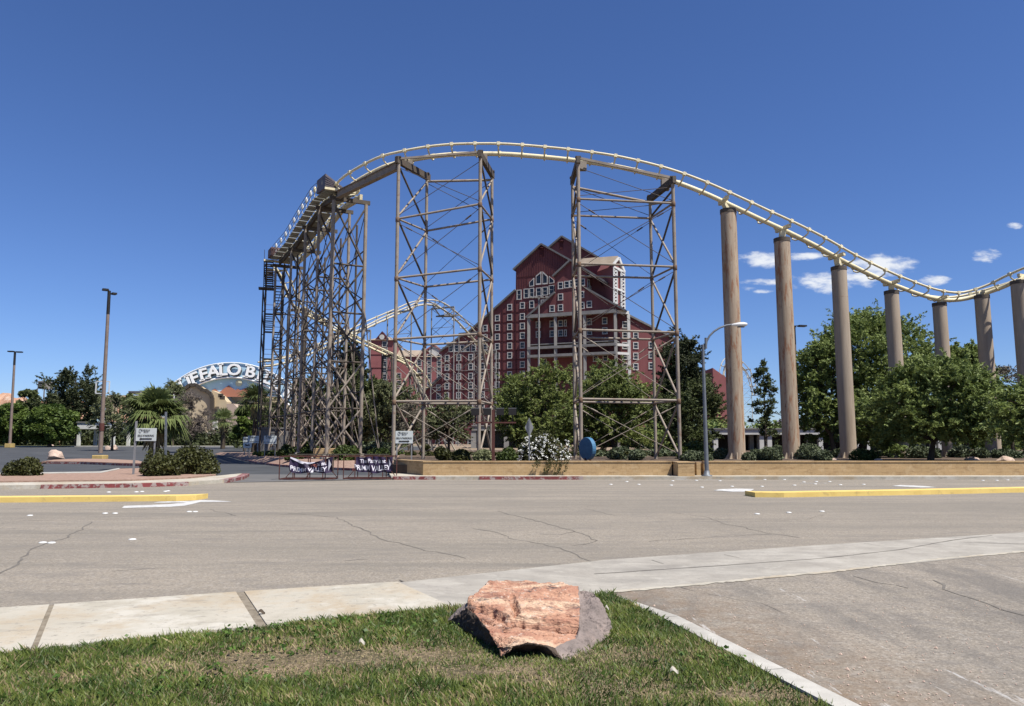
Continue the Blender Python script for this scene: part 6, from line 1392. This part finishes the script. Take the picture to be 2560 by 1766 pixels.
# distant woods that read as one mass behind the car park and behind the pillars
def wood(name, label, px0, px1, Y, ytops, leaf, seed, n, size=.35):
    rng = np.random.default_rng(seed); m = 90; px = rng.uniform(px0,px1,m); zs = []; C = []
    for p in px:
        t = np.interp(p, np.linspace(px0,px1,len(ytops)), ytops); q = P(p, t, Y); zt = q.z*rng.uniform(.75,1.0); y = Y+rng.uniform(-4,8)
        for k in range(5): C.append((q.x+rng.uniform(-1.5,1.5), y+rng.uniform(-1.5,1.5), .8+(zt-1.6)*(k+.5)/5))
    C = np.array(C); rad = 1.5+rng.random(len(C))*.9; pts, k = clump_points(rng, C, rad, n, .6, .85); pts[:,2] = np.maximum(pts[:,2], .6)
    V, Fc = leaves(pts, rng, size, .5, .3); o = np_mesh(name, V, Fc, leaf, tint=np.repeat(rng.random(len(C))[k]*.5+rng.random(n)*.5,4)); return tag(o, label, 'trees', kind='stuff')
wood('far_wood','dark line of far trees behind the left parking lot',-60,660,150,[1050,1040,1045,1060,1055,1060,1070,1065],L_PINE,71,34000)
wood('far_wood','line of far trees behind the round pillars and covered walk',1640,2640,104,[1040,1045,1050,1062,1055,1030,1040,1030,1020,1020],L_MESQ,72,60000,.26)
wood('far_wood','dark trees behind the trestle feet',640,990,112,[1040,1020,1010,1010,1020,1040],L_PINE2,73,30000,.28)
def cover(label, px0, px1, Y, ytops, leaf, seed, n, size=.12):
    rng = np.random.default_rng(seed); m = 130; C = []; rad = []
    for p in rng.uniform(px0,px1,m):
        t = np.interp(p, np.linspace(px0,px1,len(ytops)), ytops)+rng.uniform(0,9); y = Y+rng.uniform(-3,5); q = P(p,t,y); h = max(.3,q.z-.5); C.append((q.x,y,.5+h*.45)); rad.append(h*.62)
        C.append((q.x+rng.uniform(-1,1)*h,y+.2,.5+h*.3)); rad.append(h*.6)
    C = np.array(C); rad = np.array(rad); pts, k = clump_points(rng, C, rad, n, .65, .85); pts[:,2] = np.maximum(pts[:,2], .56)
    V, Fc = leaves(pts, rng, size, .5, .2); o = np_mesh('ground_cover', V, Fc, leaf, tint=np.repeat(rng.random(len(C))[k]*.5+rng.random(n)*.5,4)); return tag(o, label, 'ground cover', kind='stuff')
cover('low dark juniper ground cover between the round pillars',1480,2600,57,[1126,1122,1126,1120,1124,1118,1122,1122],L_JUNI,81,60000)
cover('low dark shrubs on the bank between the two lattice towers',1010,1640,60,[1130,1128,1132,1126,1124,1120],L_BUSH,82,34000)
cover('low green plants around the feet of the trestle',640,1000,63,[1130,1122,1124,1120],L_HEDGE,83,20000)
# palms
def palm(label, px, pyb, pyc, r_px, Y, zg, nf=46, seed=1, leaf=L_PALM, trunk_r=.28, seg=26):
    rnd = random.Random(seed); c = P(px,pyc,Y); Rr = r_px*Y/F; o = thing('fan_palm', label, 'palm', (c.x,Y,zg), 'fan palms')
    V, Fc, T = [], [], []
    for k in range(nf):
        az = k*2.39996+rnd.uniform(-.35,.35); e = R(84)-R(116)*(k/nf)**.9+rnd.uniform(-.2,.2); pl_ = Rr*.50*rnd.uniform(.55,1.15)*(.72+.28*math.cos(e)); d = Vector((math.cos(az)*math.cos(e), math.sin(az)*math.cos(e), math.sin(e)))
        q = c+d*pl_*.55; hub = c+d*pl_-Vector((0,0,pl_*.12*(1-e))); sd = d.cross(Vector((0,0,1))); sd = sd.normalized() if sd.length > .1 else Vector((1,0,0)); up = sd.cross(d).normalized(); tn = rnd.random()
        b = len(V); w = .03; V += [c-sd*w, c+sd*w, hub+sd*w*.6, hub-sd*w*.6]; Fc.append((b,b+1,b+2,b+3)); T += [tn*.5+.3]*4
        for s in range(seg):
            f = (s/(seg-1)-.5)*2; ang = f*R(108); dd = (d*math.cos(ang)+sd*math.sin(ang)).normalized(); L = Rr*.60*(1-.35*abs(f)**2)*rnd.uniform(.85,1.1); ww = L*.045
            pp = sd*math.cos(ang)-d*math.sin(ang); m1 = hub+dd*L*.55+up*.04*L; tip = hub+dd*L*rnd.uniform(.85,1.02)-Vector((0,0,L*rnd.uniform(.16,.46)*(1.15-.45*math.sin(e))))
            b = len(V); V += [hub, m1-pp*ww, tip, m1+pp*ww]; Fc.append((b,b+1,b+2,b+3)); t_ = tn*.45+rnd.random()*.4; T += [t_]*4
    np_mesh('fronds', [tuple(v) for v in V], Fc, leaf, o, tint=T)
    V, Fc, T = [], [], []     # dry hanging skirt
    for k in range(150):
        az = rnd.uniform(0,6.28); z = c.z-rnd.uniform(0,.8)*min(Rr*.7,c.z-zg); d = Vector((math.cos(az),math.sin(az),0)); a = Vector((c.x,Y,z))+d*trunk_r; t_ = a+d*.35+Vector((0,0,-.8)); s = Vector((-d.y,d.x,0))*.08; b = len(V); V += [a-s,a+s,t_+s*.3,t_-s*.3]; Fc.append((b,b+1,b+2,b+3)); T += [rnd.random()]*4
    np_mesh('dry_skirt', [tuple(v) for v in V], Fc, L_DRY, o, tint=T)
    mb = MB(); mb.pipe([Vector((c.x,Y,zg-.1)), Vector((c.x,Y,zg+(c.z-zg)*.5)), c], [trunk_r*1.2,trunk_r,trunk_r*.8], 10); mb.build('trunk', M_BARK, o); return o
palm('large fan palm with drooping green fronds behind the left foreground bushes',390,1140,1042,92,44,.15,nf=64,seed=4,trunk_r=.3,seg=28)
palm('smaller fan palm in front of the beige casino entrance',560,1110,1050,40,104,.8,nf=30,seed=5,seg=16)
palm('dark tall fan palm just left of the stair tower',640,1100,1005,58,84,.5,nf=36,seed=6,leaf=L_PINE2,seg=18)
palm('fan palm peeping over the feathery treetop left of the arched sign',372,1110,990,30,120,.9,nf=26,seed=7,seg=14)
# shrubs
GF = 'bushes on the left gravel bed'
shrub('round dark green bush at the far left of the gravel bed',12,106,1146,1207,32.6,.2,L_BUSH,1,5200,.055,.6,11,GF)
shrub('round dark green bush left of a joined pair by the palm',345,456,1139,1203,32.4,.2,L_BUSH,2,6500,.055,.6,12,GF)
shrub('round dark green bush, right one of the joined pair by the palm',418,542,1120,1200,34.2,.2,L_BUSH,3,8000,.055,.6,12,GF)
shrub('loose brownish bush behind the sign post and the joined bushes',352,440,1122,1165,37.5,.2,L_BUSH,4,3600,.06,.5,10,GF)
GT = 'shrubs at the feet of the trestle'
for i,(a,b,t,bo,Y,lf,lab) in enumerate([(694,742,1114,1146,60,L_HEDGE,'small round green shrub at the left foot of the trestle'),(728,800,1104,1138,62,L_HEDGE,'large round green shrub at the left foot of the trestle'),(742,786,1127,1150,54,L_HEDGE,'low light green shrub above the left barricade'),
    (820,905,1118,1172,47,L_HEDGE,'dark green hedge mass between the two barricades'),(868,930,1108,1140,60,L_JUNI,'grey-green rounded shrub behind the gap between the barricades'),(895,1000,1104,1140,54,L_JUNI,'wide grey-green juniper above the right barricade'),(905,985,1124,1150,48,L_HEDGE,'low green hedge right above the right barricade banner'),
    (650,700,1128,1150,70,L_HEDGE,'small green plant below the right two-post sign'),(700,770,1140,1158,50,L_HEDGE,'low green plants above the left end of the left barricade'),
    (1076,1128,1112,1150,44,L_BUSH,'dark rounded shrub behind the wall between the two legs of the first tower'),(1122,1180,1122,1150,42,L_BUSH,'dark low shrub behind the wall left of the flood lights'),(1178,1235,1118,1150,43,L_OLIVE,'twiggy brown-green shrub under the flood lights'),(1240,1300,1120,1150,43,L_HEDGE,'green hedge left of the white flowering bush'),
    (1290,1320,1110,1128,58,L_JUNI,'small grey-green clipped bush left of the white flowers'),(1052,1078,1108,1128,70,L_BUSH,'small clipped ball bush near the parking arrow sign')]):
    shrub(lab,a,b,t,bo,Y,.5,lf,50+i,int(1600+(b-a)*22),.075*Y/50+.01,.55,9,GT)
for i,(a,b,t,Y,lab) in enumerate([(1520,1560,1120,46,'small juniper under the right tower'),(1575,1612,1126,44,'low juniper near the right leg of the right tower'),(1698,1780,1112,48,'broad olive green clipped shrub left of the first round pillar'),(1700,1790,1128,43,'dark low juniper behind the wall beside the street lamp'),(1790,1822,1118,47,'grey-green juniper touching the left side of the first pillar'),
    (1862,1960,1122,44,'dark juniper spread between the first and second pillars'),(1925,1965,1115,50,'grey juniper against the left side of the second pillar'),(1996,2070,1116,46,'large grey-green juniper right of the second pillar'),(2035,2075,1130,43,'low juniper in front of the large one right of the second pillar'),(2000,2050,1112,54,'pale juniper mound behind the thin lamp pole'),(2086,2110,1114,52,'juniper against the left side of the third pillar'),
    (2134,2190,1124,45,'dark green shrub right of the third pillar'),(2268,2325,1116,50,'grey-green juniper mound right of the fourth pillar'),(2322,2346,1120,50,'small clipped juniper left of the fifth pillar'),(2380,2430,1118,52,'grey juniper mound right of the fifth pillar'),(2435,2470,1122,50,'dark juniper left of the sixth pillar'),(2488,2545,1124,50,'juniper behind the rounded pink rock'),(1545,1575,1118,60,'dim juniper between the hotel and the right tower')]):
    w_ = (b-a)*.22; a -= w_; b += w_
    shrub(lab,a,b,t,1152,Y,.55,L_JUNI if i not in (2,11) else L_HEDGE,90+i,int(1500+(b-a)*24),.06*Y/46+.01,.5,8,'junipers behind the tan wall')
# white flowering oleander with blossoms and hanging sprays over the wall
fb = shrub('white flowering bush spilling over the tan wall beside the diamond sign',1296,1428,1082,1152,37.5,.56,L_BUSH,77,9000,.07,.35,16,None,name='flowering_bush',cat='flowering bush')
rng = np.random.default_rng(5); Cc = []
for _ in range(185):
    u = rng.uniform(-1,1); v = rng.uniform(0,1); px = 1362+u*66; hh = (1-abs(u)**4)**.5*(.86+.14*math.sin(u*7+1)+.08*math.sin(u*17)); py = 1150-(1150-1078)*hh*v**.8; Cc.append(tuple(P(px,py,36.6-.8*hh*(1-v)+rng.uniform(-.15,.3))))
Cc = np.array(Cc); pts = np.repeat(Cc,5,0)+rng.normal(size=(len(Cc)*5,3))*.026
V, Fc = leaves(pts, rng, .034, .7, .2); np_mesh('blossom', V, Fc, L_FLOWER, fb, tint=np.repeat(rng.random(len(pts)),4))
sp = []
for px, L in ((1346,.38),(1352,.25),(1366,.62),(1372,.62),(1376,.5),(1388,.28),(1392,.62),(1400,.62),(1404,.55),(1419,.5),(1341,.3),(1415,.2),(1381,.35)):
    for k in range(int(L*150)): t = rng.random(); p = P(px,1155,33.9); sp.append((p.x-.12*t+rng.normal()*.035, 33.86-rng.random()*.10, .80-L*t))
sp = np.array(sp); V, Fc = leaves(sp, rng, .04, .35, -.5); np_mesh('hanging_spray', V, Fc, L_BUSH, fb, tint=np.repeat(rng.random(len(sp)),4))
# ---------------------------------------------------------------- foreground lawn
def in_poly(x, y, poly):
    ins = np.zeros(len(x), bool); n = len(poly); j = n-1
    for i in range(n):
        xi, yi, xj, yj = poly[i][0], poly[i][1], poly[j][0], poly[j][1]
        c = ((yi > y) != (yj > y)) & (x < (xj-xi)*(y-yi)/((yj-yi) or 1e-9)+xi); ins ^= c; j = i
    return ins
def grass():
    rng = np.random.default_rng(11); N = 330000
    x = rng.uniform(-6.5,4.2,N); y = rng.uniform(3.3,8.6,N)
    ok = in_poly(x,y,[(p.x,p.y) for p in LW]); ok &= np.abs(x) < y*.74+.35; x, y = x[ok], y[ok]
    def nz(x,y,s,o=0):
        return np.array([mnoise.noise(Vector((a*s+o,b*s,o))) for a,b in zip(x,y)])
    g1 = nz(x,y,.9,3.3); g2 = nz(x,y,2.6,8.1); g3 = nz(x,y,7,1.7)
    # bare patches centred where the photograph shows brown ground
    bare = np.zeros(len(x))
    for (px,py,a,b,k) in ((760,1650,1.0,.30,1.0),(640,1680,.8,.2,.7),(1050,1640,.45,.3,.8),(1180,1680,.5,.2,.7),(700,1600,.6,.15,.4),(1560,1640,.5,.25,.55),(1600,1730,.6,.2,.6),(1900,1740,.5,.15,.8),(150,1700,.5,.12,.4),(1350,1700,.4,.15,.5)):
        p = G(px,py,.12); bare = np.maximum(bare, k*np.exp(-((x-p.x)/a)**2-((y-p.y)/b)**2))
    dry = bare*1.05+g1*.4+g2*.5+g3*.3
    keep = rng.random(len(x)) > np.clip(dry*1.1-.2,0,.62); x, y, dry, g1, g2, g3 = x[keep],y[keep],dry[keep],g1[keep],g2[keep],g3[keep]; n = len(x)
    near_rock = np.exp(-(((x-.12)/.75)**4+((y-5.45)/.42)**4))
    h = np.clip(.036+.028*g2+.02*g1+rng.normal(size=n)*.012,.012,.09)*np.clip(1.15-dry*.95,.22,1.2)*(1-.4*near_rock)
    az = rng.uniform(0,2*math.pi,n)*.65+1.2*g1+2.0*g2; lean = np.clip(.55+.35*rng.normal(size=n),.05,1.5); dx, dy = np.cos(az)*h*lean, np.sin(az)*h*lean
    w = (.0032+.0018*rng.random(n)); pa = rng.uniform(0,math.pi,n); px_, py_ = np.cos(pa)*w, np.sin(pa)*w; z0 = np.full(n,.118)
    V = np.empty((n,4,3)); V[:,0] = np.stack([x-px_,y-py_,z0],1); V[:,1] = np.stack([x+px_,y+py_,z0],1)
    V[:,2] = np.stack([x+dx*.45+px_*.8,y+dy*.45+py_*.8,z0+h*.62],1); V[:,3] = np.stack([x+dx,y+dy,z0+h],1)
    isdry = rng.random(n) < np.clip(dry*.68+.05,.02,.85); t = np.clip(.35+.5*g2+.35*g3+rng.normal(size=n)*.22,0,1)
    for nm, sel, m in (('lawn_grass',~isdry,L_GRASS),('dry_lawn_grass',isdry,L_DRY)):
        Vs = V[sel].reshape(-1,3); k = len(Vs)//4
        o = np_mesh(nm, Vs, np.arange(4*k).reshape(-1,4), m, tint=np.repeat(t[sel],4)); tag(o, kind='stuff', label='patchy green mown grass in the foreground' if nm == 'lawn_grass' else 'dry straw coloured blades among the foreground grass', cat='grass')
    # clover and broad weeds along the back edge
    m = 9000; cx_ = rng.uniform(-6,4,m); cy_ = rng.uniform(4,8.3,m); s = in_poly(cx_,cy_,[(p.x,p.y) for p in LW]); cx_, cy_ = cx_[s], cy_[s]
    d = np.zeros(len(cx_))
    for (px,py,a,b,k) in ((700,1580,1.1,.3,1.0),(520,1700,.5,.2,.7),(950,1560,.7,.2,.7),(640,1640,.5,.15,.6),(1850,1660,.5,.3,.5),(250,1730,.6,.15,.4)):
        p = G(px,py,.12); d = np.maximum(d, k*np.exp(-((cx_-p.x)/a)**2-((cy_-p.y)/b)**2))
    s = rng.random(len(cx_)) < d; cx_, cy_ = cx_[s], cy_[s]; c = np.stack([cx_,cy_,.14+rng.random(len(cx_))*.035],1)
    c = np.repeat(c,3,0)+rng.normal(size=(len(c)*3,3))*np.array([.012,.012,.003]); Vv_, Fc = leaves(c, rng, .014, .8, .75); o = np_mesh('clover', Vv_, Fc, L_CLOVER, tint=np.repeat(rng.random(len(c)),4)); tag(o, 'small clover leaves spread through the lawn', 'clover', kind='stuff')
    # stray fallen leaves
    for (px,py,s_,lab) in ((905,1608,.022,'pale fallen leaf on the lawn left of the boulder'),(1686,1680,.026,'white curled scrap lying on the lawn right of the boulder'),(654,1533,.03,'dark leaf on the pavement slab'),(1518,1522,.016,'pale leaf on the grass right of the boulder')):
        z = .18 if py > 1590 else (.15 if px < 1000 else .19); p = G(px,py,z); mb = MB(); q = []
        for k in range(9): f = k/8; q += [p+Vector((s_*(f-.5)*2, -s_*.5*math.sin(math.pi*f), .012*math.sin(5*f))), p+Vector((s_*(f-.5)*2, s_*.5*math.sin(math.pi*f), .02+.012*math.sin(5*f)))]
        mb.add(q, [(2*k,2*k+1,2*k+3,2*k+2) for k in range(8)]); tag(mb.build('fallen_leaf', M_SCRAP if px > 700 else M_BARK, loc=p), lab, 'leaf')
grass()
# pebbles and twigs on the driveway
rnd = random.Random(9); mb = MB()
for _ in range(420):
    px = rnd.uniform(1560,2560); py = rnd.uniform(1500,1766); 
    if (px-1530)/600 < (py-1486)/280+.02: px += 260
    p = G(px,py,.006); s = rnd.uniform(.003,.009)*(2 if rnd.random() < .05 else 1); mb.add([p+Vector((s,0,0)),p+Vector((0,s,0)),p+Vector((-s,0,0)),p+Vector((0,-s,0)),p+Vector((0,0,s))], [(0,1,4),(1,2,4),(2,3,4),(3,0,4)])
o = mb.build('pebbles', M_PINK); tag(o, 'scattered pebbles and grit on the driveway', 'pebbles', kind='stuff')
